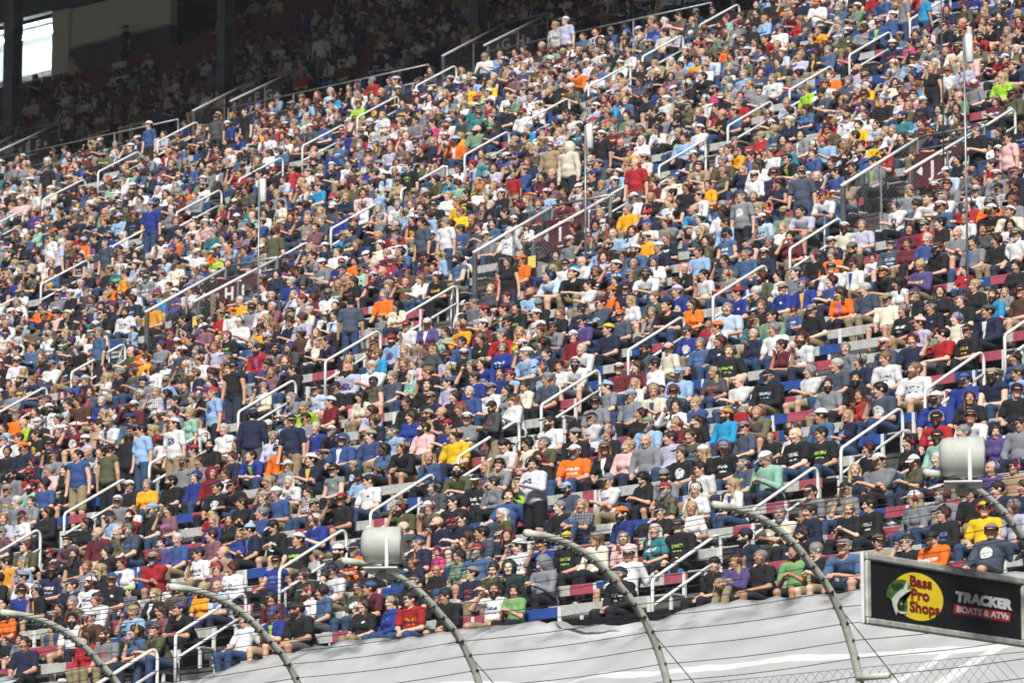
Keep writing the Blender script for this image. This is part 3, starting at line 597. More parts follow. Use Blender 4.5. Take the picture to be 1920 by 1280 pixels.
def tunnel_shell(P_, lo, hi, par, org):
    mb = MB(); zf = rowZ(P_[0]-1)
    for n in P_:
        mb.add([(lo,rowY(n),zf),(lo,rowY(n)+DR,zf),(lo,rowY(n)+DR,rowZ(n)),(lo,rowY(n),rowZ(n))], [(0,1,2,3)])
        mb.add([(hi,rowY(n),zf),(hi,rowY(n)+DR,zf),(hi,rowY(n)+DR,rowZ(n)),(hi,rowY(n),rowZ(n))], [(0,3,2,1)])
        mb.add([(lo,rowY(n),zf),(hi,rowY(n),zf),(hi,rowY(n)+DR,zf),(lo,rowY(n)+DR,zf)], [(0,1,2,3)])
    mb.V = [tuple(np.array(v)-org) for v in mb.V]; mb.obj('tunnel_shell', M['concrete'], parent=par)
# benches: one board-backed bench per row and section
def aisle_word(i): return ['first','second','third','fourth','fifth','sixth','seventh','eighth','ninth','tenth','eleventh'][i]
leg_me = MB().bbox((-.03,.02,-.41),(.03,.07,.36)).bbox((-.025,-.32,-.05),(.025,.02,-.012)).bbox((-.025,-.30,-.43),(.025,-.25,-.05)).mesh('leg', M['white_paint'])
n_bench = 0
for n in range(0, TOP_ROW+1):
    y, z = rowY(n)+.74, rowZ(n)+.43
    for i in range(len(AISLES)-1):
        x1, x0 = AISLES[i]-.56, AISLES[i+1]+.56
        for lo, hi in slots(n):
            if lo < x1 and hi > x0:
                if (lo+hi)/2 > (x0+x1)/2: x1 = min(x1, lo-.35)
                else: x0 = max(x0, hi+.35)
        if n in (21, 22, 23):
            for lo, hi in slots(24):
                if lo < x1 < hi+.6: x1 = min(x1, lo-.2)
        if not any(in_frame((x0+(x1-x0)*t, y, z+.3), 120) for t in (0,.12,.25,.38,.5,.62,.75,.88,1)): continue
        b = empty('bench', (x0, y, z)); n_bench += 1
        right = 'beyond the sign' if i == 0 else None
        tag(b, ('painted bench, %s row up, between the %s and %s aisles from the right' % (ordinal(n+1) if n else 'lowest', aisle_word(i), aisle_word(i+1))) if i else
               ('painted bench, %s row up, beyond the first aisle, at the right end' % (ordinal(n+1) if n else 'lowest')), 'bench', 'painted benches of the grandstand')
        L_ = x1-x0
        MB().bbox((0,.0,.20),(L_,.034,.37),.008, mat=Matrix.Translation((0,.005,0))).obj('backrest', M['bench'], parent=b)
        MB().bbox((0,-.34,-.03),(L_,-.03,.006),.008).obj('seat', M['bench_seat'], parent=b)
        if n <= 22:
            k = max(2, round(L_/1.85)+1)
            for j in range(k):
                l = link('leg', leg_me, b); l.location = (.06+(L_-.12)*j/(k-1), -.03, 0)
# handrails in the aisles, one every three rows
RAIL_ROWS = [n for n in range(0, 26, 3)]+[31+3*j for j in range(8)]
n_rail = 0
for ai, ax in enumerate(AISLES):
    cnt = 0
    for r0 in [-3.6,-1.57,.85,3.07,5.3,7.52,9.94,12.41,14.75]+[20.6,22.95,25.36,27.6,29.85,32.2,34.3,36.6]:
        n = r0/DR+2; z0 = K*r0; cnt += 1
        if r0 < -3 and ai != 2: continue
        if not (in_frame((ax, r0, z0+.9), 10) or in_frame((ax, r0+1.6, z0+2), 10)): continue
        mb = MB(); r = .029; S = K; top = [(0,0,-.03),(0,0,.84),(0,.03,.90)]
        L1 = 1.42; top += [(0,L1,.9+S*(L1-.03))]
        for t in np.linspace(.25, 1, 5): top.append((0, L1+.2*math.sin(t*math.pi/2)*1.0, .9+S*(L1-.03)+.07*math.sin(t*math.pi)*.9-.10*(1-math.cos(t*math.pi/2))))
        top.append((0, L1+.2, .42+S*L1)); top.append((0, L1+.2, S*(L1+.2)-.15)); mb.tube(top, r, 8)
        mb.tube([(0,0,.48),(0,L1+.2,.48+S*(L1+.2))], r*.9, 8)
        o = mb.obj('handrail', M['rail_paint'], loc=(ax, r0, z0)); n_rail += 1
        tag(o, 'white tubular handrail, %s one up in the %s aisle from the right' % (ordinal(cnt) if cnt > 1 else 'lowest', aisle_word(ai)), 'handrail', 'white handrails in the aisles')
# long guard rail along the cross aisle
mb = MB(); yr = 38.75; zr = K*yr
segs = [(-112, -58.7), (-56.6, -48.4), (-46.3, -38.3), (-36.2, -28.0), (-26, 0)]
for a, b2 in segs:
    g = empty('guard_rail', ((a+b2)/2, yr, zr)); c = (a+b2)/2
    MB().tube([(a-c,0,.95),(b2-c,0,.95)], .026).tube([(a-c,0,.5),(b2-c,0,.5)], .02).obj('rail', M['galv'], parent=g)
    k = max(2, int((b2-a)/2.2)+1); pm_ = MB()
    for j in range(k):
        x = a+(b2-a)*j/(k-1)-c; MB().tube([(x,0,-.3),(x,0,.96)], .024).obj('post', M['galv'], parent=g)
    if not any(in_frame((a+(b2-a)*t, yr, zr+.9), 20) for t in np.linspace(0,1,20)):
        for ch in list(g.children): bpy.data.objects.remove(ch)
        bpy.data.objects.remove(g); continue
    nm = {-112:'at the left edge', -56.6:'between the E F and F G signs', -46.3:'between the F G and G H signs', -36.2:'beyond the G H sign', -26:'at the top edge'}.get(a, 'at the left edge')
    tag(g, 'grey pipe guard rail along the cross aisle, '+nm, 'guard rail', 'guard rails of the cross aisle')
# tunnel mouths: sloping rails, wire-mesh panels, posts and a lettered board
def text_mesh(body, size, bold=.0, sx=1., shear=0., ext=.004, align='CENTER', name='lettering'):
    cu = bpy.data.curves.new(name, 'FONT'); cu.body = body; cu.size = size; cu.align_x = align; cu.align_y = 'CENTER'; cu.extrude = ext; cu.offset = bold; cu.shear = shear; cu.resolution_u = 3
    o = bpy.data.objects.new(name, cu); COL.objects.link(o); dg = bpy.context.evaluated_depsgraph_get(); dg.update()
    me = bpy.data.meshes.new_from_object(o.evaluated_get(dg)); bpy.data.objects.remove(o)
    for v in me.vertices: v.co.x *= sx
    return me
def mesh_panel(w, top, step=.10, r=.0028):
    """wire mesh in the YZ plane: length w, z from slope line to slope line + top"""
    mb = MB(); k = int((w+top)/step)
    def clip(p, q):
        pts = []
        for i in range(61):
            t = i/60; y = p[0]+(q[0]-p[0])*t; z = p[1]+(q[1]-p[1])*t
            if 0 <= y <= w and K*y <= z <= K*y+top: pts.append((y, z))
        return (pts[0], pts[-1]) if len(pts) > 1 else None
    zmax = K*w+top
    for i in range(-int(zmax/step)-1, int((w+zmax)/step)+2):
        for sgn in (1, -1):
            y0 = i*step; c = clip((y0, 0), (y0+sgn*zmax, zmax))
            if c: mb.tube([(0,c[0][0],c[0][1]),(0,c[1][0],c[1][1])], r, 3, cap=False)
    return mb.mesh('wire_mesh', M['galv'])
pmesh = mesh_panel(2.55, 1.0)
def arrow(dx): return [(dx*.16,0),(dx*.02,.10),(-dx*.0,.045),(-dx*.0,-.045),(dx*.02,-.10)]
PN = 0
for grp, xs, names, n0 in (('low', PORT_LOW[1:4], ('J K','I J','H I'), 23), ('up', PORT_UP[1:4], ('G H','F G','E F'), 48)):
    for xr, nm in zip(xs, names):
        y0 = rowY(n0+1)-.35; z0 = K*y0; xl = xr-PW; where = 'below the upper deck' if grp == 'up' else 'in the lit stand'
        p = empty('tunnel_mouth', (xl, y0, z0)); tag(p, 'tunnel mouth with sloping white rails round the %s sign, %s' % (nm, where), 'tunnel mouth', 'tunnel mouths of the stand')
        for x, off in ((0, 0), (PW, -.12)):
            MB().tube([(x,-.05+off,1.02-.05*K),(x,2.55,1.02+2.55*K)], .036, 8).obj('sloping_rail', M['rail_paint'], parent=p)
            w = link('wire_panel', pmesh, p); w.location = (x, 0, 0)
            for yy, th in ((0,.045),(1.25,.025),(2.5,.035)):
                MB().bbox((x-th,yy-th,K*yy-.9),(x+th,yy+th,K*yy+1.0),.01).obj('post', M['dark_steel'] if yy == 0 else M['galv'], parent=p)
        MB().tube([(-.02,2.5,1.05+2.5*K),(PW+.02,2.5,1.05+2.5*K)], .03).tube([(-.02,2.5,.78+2.5*K),(PW+.02,2.5,.78+2.5*K)], .024).obj('cross_rail', M['galv'], parent=p)
        tunnel_shell(PLOW if grp == 'low' else PUP, xl, xr, p, np.array((xl, y0, z0)))
        MB().box((0,2.53,-1.2),(PW,2.56,2.5*K+.1)).obj('back_wall', M['dark_steel'], parent=p)
        sp_ = {'J K':(1768,312),'I J':(1062,437),'H I':(440,549),'G H':(962,80),'F G':(494,180),'E F':(62,274)}[nm]; sg = empty('section_sign', tuple(at(*sp_, y0+2.42))); tag(sg, 'maroon board lettered %s with white arrows, behind the tunnel rails %s' % (nm, where), 'sign', 'maroon section signs')
        MB().bbox((-.74,0,-.36),(.74,.03,.36),.01).obj('board', M['maroon_board'], parent=sg)
        t = link('lettering', text_mesh(nm.replace(' ', '  '), .44, .012), sg, (0, -.006, -.02)); t.rotation_euler = (math.pi/2,0,0); t.data.materials.append(M['sign_white'])
        for dx in (-1, 1):
            a_ = arrow(dx); V = [(dx*.52+px, -.006, pz-.02) for px, pz in a_]; me = bpy.data.meshes.new('arrow'); me.from_pydata(V, [], [tuple(range(5))]); me.materials.append(M['sign_white']); link('arrow', me, sg)
        MB().box((-.22,-.008,.25),(.22,-.004,.29)).obj('caption_bar', M['sign_white'], parent=sg)
        MB().box((-.26,-.008,-.28),(.26,-.004,-.255)).obj('caption_bar', M['sign_white'], parent=sg)
        cd = MB().bbox((-.11,-.004,-.13),(.11,.004,.13),.003).obj('paper_card', M['yellow_card'], loc=(xr+.13, y0-.2, z0+.52)); tag(cd, 'small yellow card hung on the rail post by the %s sign' % nm, 'card', 'yellow cards on the tunnel posts')
        if grp == 'low':
            q = empty('stair_rail', (xl-.25, y0-1.6, z0-1.0)); tag(q, 'grey double pipe rail of the short stair below the %s sign' % nm, 'stair rail', 'stair rails by the tunnels')
            for zz in (.75, .42): MB().tube([(-.25,.9,zz+.55),(.45,.75,zz+.48),(.95,.1,zz-.1)], .028).obj('rail', M['galv'], parent=q)
            for xx, yy, h_ in ((-.25,.9,1.3),(.45,.75,1.2),(.95,.1,.65)): MB().tube([(xx,yy,-.3),(xx,yy,h_)], .026).obj('post', M['galv'], parent=q)
# slim masts with white cylindrical aerials
for (px, py, ptop, nm) in ((1098,445,232,'middle'),(1814,480,58,'right-hand'),(484,560,335,'left-hand')):
    D = ray(px, py); t_ = (1.+K*CAM[1]-CAM[2])/(D[2]-K*D[1]); B = CAM+D*t_; B[2] -= 1.; h_ = 1.+(py-ptop)/FPX*((B-CAM)@FWD)
    q = empty('aerial_mast', tuple(B)); tag(q, 'slim grey mast with white cylinder aerial, the %s one of three in the crowd' % nm, 'aerial mast', 'aerial masts in the crowd')
    MB().tube([(0,0,-.3),(0,0,h_)], .022).obj('mast', M['galv'], parent=q)
    MB().tube([(.13,0,h_-.50),(.13,0,h_-.48),(.11,0,h_+.02),(.11,0,h_+.04)], [.06,.075,.075,.05], 12).obj('aerial', M['white_paint'], parent=q)
    MB().tube([(0,0,h_-.1),(.12,0,h_-.1)], .015).tube([(0,0,h_-.4),(.12,0,h_-.4)], .015).obj('bracket', M['galv'], parent=q)
B = at(1769, 262, 18.0); q = MB().tube([(0,0,-.8),(0,0,5.5)], .016).obj('whip_aerial', M['dark_steel'], loc=tuple(B)); tag(q, 'thin dark whip aerial rising past the top edge beside the J K sign', 'aerial')
# steel columns under the roof
for i, x in enumerate((-60.6, -50.9, -40.4, -30.4)):
    yb = 42.9; w = .23 if i == 0 else .17
    if not in_frame((x, yb, K*yb+2), 40): continue
    q = empty('steel_column', (x, yb, K*yb)); tag(q, ['wide dark steel column beside the lit suite window','dark steel column between the E F and F G signs, in front of the upper seats','dark steel column behind the G H sign','dark steel column'][i], 'column', 'steel columns carrying the roof')
    MB().bbox((-w,-.02,-.4),(w,.02,14.0),.004).obj('flange', M['dark_steel'], parent=q); MB().bbox((-w,.36,-.4),(w,.40,14.0),.004).obj('flange', M['dark_steel'], parent=q); MB().bbox((-.02,.02,-.4),(.02,.36,14.0),.003).obj('web', M['dark_steel'], parent=q)
    MB().bbox((-w-.12,-.15,-.1),(w+.12,.55,.05),.01).obj('base_plate', M['dark_steel'], parent=q)
# upper deck: rows of red seats in the shade
mb = MB()
WX1 = at(320, 48, 54.)[0]
for n in range(52, 74):
    for x in np.arange(-104, -20, .56):
        if (rowY(n)+1.2 > 54. and x < WX1+.6) or min(abs(x-a) for a in AISLES) < .6 or any(lo-.3 < x < hi+.3 for lo, hi in slots(n)) or not in_frame((x, rowY(n)+.6, rowZ(n)+.6), 60): continue
        y, z = rowY(n)+.6, rowZ(n); mb.bbox((x-.23,y-.22,z+.40),(x+.23,y+.16,z+.45),.02); mb.bbox((x-.23,y+.13,z+.42),(x+.23,y+.18,z+.86),.02); mb.box((x-.03,y-.05,z),(x+.03,y+.05,z+.41))
tag(mb.obj('stadium_seats', M['red_seat']), 'rows of red plastic seats in the shade of the upper deck', 'seats', kind='stuff')
# suites at the back: cream wall, lit room, roof over the upper deck
YS = 54.0
def atS(x, y): return at(x, y, YS)
su = empty('suite_building', (float(atS(133,83)[0]), YS, float(atS(133,83)[2]))); tag(su, 'suite block with cream wall, one brightly lit open window and dark roof', 'building')
o3 = np.array(su.location)
wl, wr_ = atS(134,83)[0], atS(320,48)[0]; zb = atS(133,86)[2]-.1; P = lambda *v: tuple(np.array(v)-o3)
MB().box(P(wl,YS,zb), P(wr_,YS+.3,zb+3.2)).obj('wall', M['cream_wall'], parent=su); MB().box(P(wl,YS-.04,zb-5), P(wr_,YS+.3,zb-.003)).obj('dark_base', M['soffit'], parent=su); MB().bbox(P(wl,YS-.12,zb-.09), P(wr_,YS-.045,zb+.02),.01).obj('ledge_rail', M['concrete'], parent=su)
xa, xb, xc = atS(-30,40)[0], atS(104,40)[0], atS(-200,40)[0]
MB().box(P(xb,YS-.15,zb-1.1), P(wl-.003,YS+.3,zb+3.2)).obj('pilaster', M['cream_wall'], parent=su)
MB().box(P(xc-6,YS-.05,zb-2.6), P(xb,YS+.2,zb-.95)).obj('parapet', M['concrete'], parent=su)
rm = MB(); zl, zh = zb-.95, atS(70,33)[2]
rm.add([P(xc-6,YS+2.6,zl),P(xb,YS+2.6,zl),P(xb,YS+2.6,zh),P(xc-6,YS+2.6,zh)], [(0,1,2,3)]); rm.add([P(xc-6,YS,zh),P(xb,YS,zh),P(xb,YS+2.6,zh),P(xc-6,YS+2.6,zh)], [(0,1,2,3)]); rm.add([P(xb,YS,zl),P(xb,YS,zh),P(xb,YS+2.6,zh),P(xb,YS+2.6,zl)], [(0,1,2,3)]); rm.add([P(xc-6,YS,zl),P(xb,YS,zl),P(xb,YS+2.6,zl),P(xc-6,YS+2.6,zl)], [(0,1,2,3)])
rm.obj('room_interior', M['suite_white'], parent=su)
MB().box(P(xb-2.3,YS+2.5,zl+.35), P(xb-1.0,YS+2.57,zl+.95)).obj('notice_board', M['cream_wall'], parent=su)
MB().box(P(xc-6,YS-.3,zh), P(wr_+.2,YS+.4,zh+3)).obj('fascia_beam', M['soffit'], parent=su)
for (xx0, yy0, xx1, yy1) in ((34,75,104,57),(-60,92,12,78)):
    a_, b_ = at(xx0, yy0, YS+.9), at(xx1, yy1, YS+.9); l = empty('tube_lamp', tuple((a_+b_)/2)); tag(l, 'lit white fluorescent tube in the suite window, %s' % ('right of the wide column' if xx0 > 0 else 'at the left edge of the photo'), 'lamp', 'fluorescent tubes of the suite')
    c = (a_+b_)/2; c2 = (a_[0]-c[0], 0, 0), (b_[0]-c[0], 0, 0); MB().tube(c2, .05, 10).obj('tube', M['tube'], parent=l); MB().bbox((c2[0][0],-.07,.09),(c2[1][0],.07,.14)).obj('fitting', M['suite_white'], parent=l)
# rear wall behind the upper deck and roof slab
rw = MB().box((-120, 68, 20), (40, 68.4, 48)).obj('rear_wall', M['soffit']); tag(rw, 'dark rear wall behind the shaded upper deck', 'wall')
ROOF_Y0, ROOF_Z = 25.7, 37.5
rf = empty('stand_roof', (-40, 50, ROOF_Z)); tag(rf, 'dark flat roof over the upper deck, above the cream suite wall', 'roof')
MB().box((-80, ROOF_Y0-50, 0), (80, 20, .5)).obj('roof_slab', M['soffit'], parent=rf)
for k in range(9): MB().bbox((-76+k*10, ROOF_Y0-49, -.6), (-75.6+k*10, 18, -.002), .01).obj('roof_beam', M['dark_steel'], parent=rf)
# ------------------------------------------------------------------ tarp over the lowest rows
def tarp(name, x0, x1, label, sag):
    nx, ny = int((x1-x0)/.12), 46; V, F = [], []
    zt = [(at(px,py,-1.86)[0], at(px,py,-1.86)[2]) for px, py in ((340,1277),(480,1238),(640,1203),(1000,1168),(1080,1162),(1150,1168),(1230,1163),(1292,1140),(1610,1106),(1920,1072))]
    if x0 < -8: zt = [(at(px,py,-1.86)[0], at(px,py,-1.86)[2]) for px, py in ((-60,1272),(200,1262))]
    zx, zz = zip(*sorted(zt))
    ph = rng.uniform(0, 6, 8)
    for j in range(ny+1):
        for i in range(nx+1):
            x = x0+(x1-x0)*i/nx; t = j/ny; y = -1.86-t*6.5; z = K*(y+1.86)+float(np.interp(x, zx, zz))
            if x0 > -8: y_edge = 0
            # slack: long diagonal pulls from the top edge, fading downwards, and shallow folds lower down
            w = math.exp(-t*5); z += -.05*sag(x)*w + .014*math.sin(9*x+5*y+ph[0]+1.5*math.sin(1.1*x))*w*1.3 + .013*math.sin(3.1*x-4.3*y+ph[1]+1.2*math.sin(.7*x+y)) + .022*math.sin(1.3*x+2.2*y+ph[2]+math.sin(.9*y)) + .007*math.sin(14*x+9*y+ph[3]+2*math.sin(2*x))*(.4+w) + .009*math.sin(6*y+1.2*x+ph[4]+1.4*math.sin(1.7*x-y))
            if j == 0: z += .015; y -= .25*max(0, sag(x)-.3)
            V.append((x, y, z))
    for j in range(ny):
        for i in range(nx): a = j*(nx+1)+i; F.append((a, a+nx+1, a+nx+2, a+1))
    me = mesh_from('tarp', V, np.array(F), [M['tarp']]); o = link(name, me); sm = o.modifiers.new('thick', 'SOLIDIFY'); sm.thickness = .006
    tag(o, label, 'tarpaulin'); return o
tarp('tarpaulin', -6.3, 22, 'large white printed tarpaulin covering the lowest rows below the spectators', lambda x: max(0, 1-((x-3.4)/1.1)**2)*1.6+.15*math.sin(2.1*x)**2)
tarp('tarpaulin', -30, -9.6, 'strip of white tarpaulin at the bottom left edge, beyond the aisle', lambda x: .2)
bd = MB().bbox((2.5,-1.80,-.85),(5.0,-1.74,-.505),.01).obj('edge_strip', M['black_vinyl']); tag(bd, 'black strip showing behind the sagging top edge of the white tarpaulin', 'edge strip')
# ------------------------------------------------------------------ catch fence: arched poles, cables, wire mesh
YF = -16.0; TIPS = [at(x, y, YF-2.44) for x, y in ((2,1147),(319,1105),(643,1043),(985,1000),(1338,943),(1735,888))]; PX = [float(t[0]) for t in TIPS]; PZ = [float(t[2])-1.71 for t in TIPS]
_cf = np.polyfit(PX, PZ, 1)
def zf(x): return float(np.polyval(_cf, x))
ARC = [(2.44,1.71),(2.2,1.708),(1.965,1.696),(1.74,1.66),(1.52,1.605),(1.34,1.54),(1.16,1.455),(1.0,1.36),(.867,1.262),(.628,1.10),(.50,.98),(.416,.875),(.274,.671),(.15,.423),(.062,.194),(0,0),(-.05,-.35),(-.09,-1.2),(-.1,-3.),(-.1,-7.5)]
CAB = [.06+.2*j for j in range(18)]
def arc_at(s):
    for (a, b2) in zip(ARC[:-1], ARC[1:]):
        d = math.hypot(b2[0]-a[0], b2[1]-a[1])
        if s <= d: t = s/d; return (a[0]+(b2[0]-a[0])*t, a[1]+(b2[1]-a[1])*t)
        s -= d
    return ARC[-1]
PLAB = ['at the bottom left edge of the photo','second from the left, in front of the lower left rail','third from the left, carrying the drum lamp','in the middle, its tip below the standing woman in grey','beside the sponsor sign','behind the sponsor sign, carrying the second drum lamp']
for i, x in enumerate(PX):
    p = empty('fence_pole', (x, YF, zf(x))); tag(p, 'grey arched catch-fence pole '+PLAB[i], 'fence pole', 'arched poles of the catch fence')
    MB().tube([(0,-o,h) for o, h in ARC], [.040]+[.044]*(len(ARC)-1), 12).obj('pole', M['pole_paint'], parent=p)
    for s_ in CAB:
        o, h = arc_at(s_); MB().tube([(-.045,-o+.03,h-.055),(.045,-o+.03,h-.055)], .022, 8).bbox((-.02,-o+.0,h-.075),(.02,-o+.05,h-.02),.005).obj('cable_clamp', M['cable'], parent=p)
    MB().tube([(0,-.4,.86),(0,.47,.25),(0,2.2,-1.0)], .006, 5).obj('brace_wire', M['cable'], parent=p)
    if i == 4: MB().tube([(0,-.05,.10),(.42,-.05,.10)], .035, 10).obj('spur', M['pole_paint'], parent=p)
for j, s_ in enumerate(CAB):
    o, h = arc_at(s_); P_ = []
    for x in np.linspace(PX[0]-4, PX[5]+5, 60):
        ph = min(abs(x-q) for q in PX); P_.append((x-13, 0, (zf(x)-zf(13))-.03*math.sin(min(ph,1.45)/1.45*math.pi/2)))
    c = MB().tube(P_, .0048, 5).obj('fence_cable', M['cable'], loc=(13, YF-o+.03, zf(13)+h-.055)); tag(c, 'dark steel cable along the catch fence, %s' % ('%s from the top' % ORD[j] if j else 'topmost, at the pole tips'), 'cable', 'steel cables of the catch fence')
mb = MB(); st = .125
for i in range(-8, 100):
    for sg in (1, -1):
        x0 = 9+i*st; a0 = (x0, 0, .28); a1 = (x0+sg*1.8, 0, -1.52); mb.tube([a0, a1], .0026, 4, cap=False)
mb.tube([(8,0,.28),(22,0,.28)], .004, 4)
o = mb.obj('chain_link_mesh', M['galv'], loc=(0, YF-.01, zf(16))); tag(o, 'chain-link wire mesh low on the catch fence below the sponsor sign', 'wire mesh')
w = MB().box((-4, YF-.3, -14), (30, YF+.4, -10.5)).obj('track_wall', M['concrete']); tag(w, 'concrete track wall carrying the catch fence', 'wall')
# drum lamps on two pole tips
def drum(cx, cyp, label):
    D = ray(cx, cyp); c = CAM+D*((YF-2.25-CAM[1])/D[1]); q = empty('drum_lamp', tuple(c)); tag(q, label, 'lamp', 'drum lamps on the catch fence')
    dirx = Vector((.80, .60, 0)).normalized(); mt = Matrix(((dirx.x, -dirx.y, 0, 0), (dirx.y, dirx.x, 0, 0), (0,0,1,0), (0,0,0,1)))
    MB().lathe([(-.225,.06),(-.222,.12),(-.207,.165),(-.178,.19),(-.13,.202),(-.085,.203),(-.08,.199),(-.07,.203),(.10,.208),(.215,.208),(.225,.200)], 28, mat=mt).obj('housing', M['lamp_shell'], parent=q)
    MB().lathe([(.226,.19),(.232,.185)], 28, mat=mt).obj('lens', M['galv'], parent=q)
    MB().bbox((.06,-.225,-.27),(.10,-.212,.06),.004, mat=mt).bbox((.06,.212,-.27),(.10,.225,.06),.004, mat=mt).bbox((-.18,-.225,-.285),(.2,.225,-.265),.004, mat=mt).obj('bracket', M['white_paint'], parent=q)
    MB().tube([tuple(mt@Vector((0,0,-.27))), tuple(mt@Vector((.02,0,-.36)))], .035, 8).obj('mount', M['lamp_shell'], parent=q)
    # wiring box on the pole
    MB().bbox((-.07,-.05,-.38),(.08,.05,-.30),.02, mat=mt).obj('junction_box', M['pole_paint'], parent=q)
drum(716, 1022, 'grey drum lamp on a fence pole at lower centre, dome to the left')
drum(1803, 857, 'grey drum lamp on the fence pole near the right edge, above the sponsor sign')
# sponsor sign, square to the fence
A = at(1622, 1040, -18.9); XS = A[0]
def onX(x, y):
    D = ray(x, y); return CAM+D*((XS-CAM[0])/D[0])
TL, BL, TR, BR = A, onX(1622, 1180), onX(1922, 1084), onX(1922, 1208)
W = math.hypot(TR[1]-TL[1], TR[2]-TL[2]); H = (TL[2]-BL[2]+TR[2]-BR[2])/2; ang = math.atan2(TR[2]-TL[2], TR[1]-TL[1])
sg = empty('sponsor_sign', tuple((TL+BR)/2)); sg.rotation_euler = Euler((math.pi/2+0, 0, math.pi/2), 'XYZ')      # local X along world +Y, local Y up, local Z = +X (towards the viewer)
tag(sg, 'black sponsor sign reading Bass Pro Shops and TRACKER BOATS & ATVs in a grey frame', 'sign')
w2, h2 = W/2, H/2
MB().bbox((-w2,-h2,-.012),(w2,h2,.0),.004).obj('panel', M['black_vinyl'], parent=sg)
for lo, hi in (((-w2,h2-.075,-.03),(w2,h2,.03)),((-w2,-h2,-.03),(w2,-h2+.068,.03)),((-w2,-h2+.068,-.03),(-w2+.075,h2-.075,.028)),((w2-.07,-h2+.068,-.03),(w2,h2-.075,.028))):
    MB().bbox(lo, hi, .014).obj('frame_bar', M['frame_alu'], parent=sg)
def sheet(name, pts, mat, z, par=None):
    me = bpy.data.meshes.new(name); b = bmesh.new(); vs = [b.verts.new((x, y, z)) for x, y in pts]; f = b.faces.new(vs); bmesh.ops.triangulate(b, faces=[f]); b.to_mesh(me); b.free()
    for p_ in me.polygons:
        if p_.normal.z < 0: p_.flip()
    me.materials.append(mat); return link(name, me, par or sg)
U = H/660.      # one unit of the enlarged crop the logo was measured on
def uv(x, y): # crop pixels -> sign plane: the crop shows the sign from x 95..1460, top edge 180 + slope
    fx = (x-95)/(1457-95); top = 180+fx*145; bot = 835+fx*128; return (-w2+fx*W, h2-(y-top)/(bot-top)*H)
def tx(body, x, y, size, bold, sx, mat, shear=0., rot=0.):
    px, py = uv(x, y); t = link('lettering', text_mesh(body, size, bold, sx, shear, .002), sg, (px, py, .010)); t.data.materials.append(mat); t.rotation_euler = (0,0,rot); return t
cx0, cy0 = uv(530, 555); lx, _ = uv(745, 580); rad = H*.335; ex = abs(lx-cx0)/rad
sheet('logo_disc', [(cx0+math.cos(a)*rad*ex, cy0+math.sin(a)*rad) for a in np.linspace(0, 2*math.pi, 56, endpoint=False)], M['yellow_ink'], .004)
fish = empty('fish_emblem', (0,0,0)); fish.parent = sg
# leaping bass: back, belly, jaw, fins
sheet('fish_back', [uv(*q) for q in ((265,560),(290,470),(330,420),(390,405),(440,415),(470,480),(430,520),(395,545),(440,600),(440,690),(400,715),(350,700),(318,640),(300,590))], M['green_ink'], .007, fish)
sheet('fish_belly', [uv(*q) for q in ((440,412),(415,470),(345,540),(310,590),(318,650),(345,735),(360,690),(352,640),(375,580),(430,530),(490,490),(440,500),(448,460))], M['pale_ink'], .0095, fish)
sheet('fish_jaw', [uv(*q) for q in ((360,690),(372,700),(430,700),(440,685),(425,720),(385,722),(358,705))], M['pale_ink'], .011, fish)
sheet('fish_head', [uv(*q) for q in ((365,610),(400,585),(415,640),(405,690),(372,685),(360,650))], M['dark_ink'], .0105, fish)
sheet('fish_fin', [uv(*q) for q in ((300,590),(262,575),(270,500),(305,520))], M['green_ink'], .0085, fish)
for k_ in range(4): sheet('fish_stripe', [uv(*q) for q in ((300+24*k_,470-8*k_),(312+24*k_,455-8*k_),(350+20*k_,500-4*k_),(340+20*k_,512-4*k_))], M['dark_ink'], .0100, fish)
sheet('fish_eye', [(uv(386,632)[0]+math.cos(a)*.012, uv(386,632)[1]+math.sin(a)*.012) for a in np.linspace(0, 6.28, 12, endpoint=False)], M['yellow_ink'], .0125, fish)
tx('Bass', 552, 425, H*.205, .004, 1.45, M['brown_ink']); tx('Pro', 545, 540, H*.205, .004, 1.45, M['brown_ink']); tx('Shops', 583, 660, H*.205, .004, 1.42, M['brown_ink'])
tx('TRACKER', 1085, 560, H*.19, .009, 1.58, M['sign_white'], .12)
sheet('red_band', [uv(*q) for q in ((838,600),(1328,650),(1318,738),(832,688))], M['red_ink'], .004)
tx('BOATS & ATVs', 1078, 670, H*.122, .003, 1.54, M['sign_white'], .10)
MB().bbox((-w2-.055,-h2,-.02),(-w2-.022,h2,.02),.01).obj('edge_tube', M['white_paint'], parent=sg)
for yy in (h2-.05, -h2+.05): MB().bbox((-w2-.02,yy-.02,-.02),(-w2,yy+.02,.02),.004).obj('clip', M['galv'], parent=sg)
MB().tube([(w2*.2,-h2,-.06),(w2*.2,-h2-4,-.06)], .04, 8).obj('support_post', M['pole_paint'], parent=sg) if False else None
# ground
g = MB().add([(-190,-150,-14.2),(140,-150,-14.2),(140,130,-14.2),(-190,130,-14.2)], [(0,1,2,3)]).obj('ground', M['asphalt']); tag(g, 'asphalt ground of the track', kind='structure')

hz = MB().box((-195,-155,-15.3),(145,135,52)).obj('haze'); tag(hz, kind='stuff'); hm = bpy.data.materials.new('haze'); hm.use_nodes = True; hn = hm.node_tree.nodes; hn.remove(hn['Principled BSDF'])
pv_ = hn.new('ShaderNodeVolumePrincipled'); pv_.inputs['Color'].default_value = (.86,.91,1,1); pv_.inputs['Density'].default_value = .0002; hm.node_tree.links.new(pv_.outputs[0], hn['Material Output'].inputs['Volume']); hz.data.materials.append(hm)
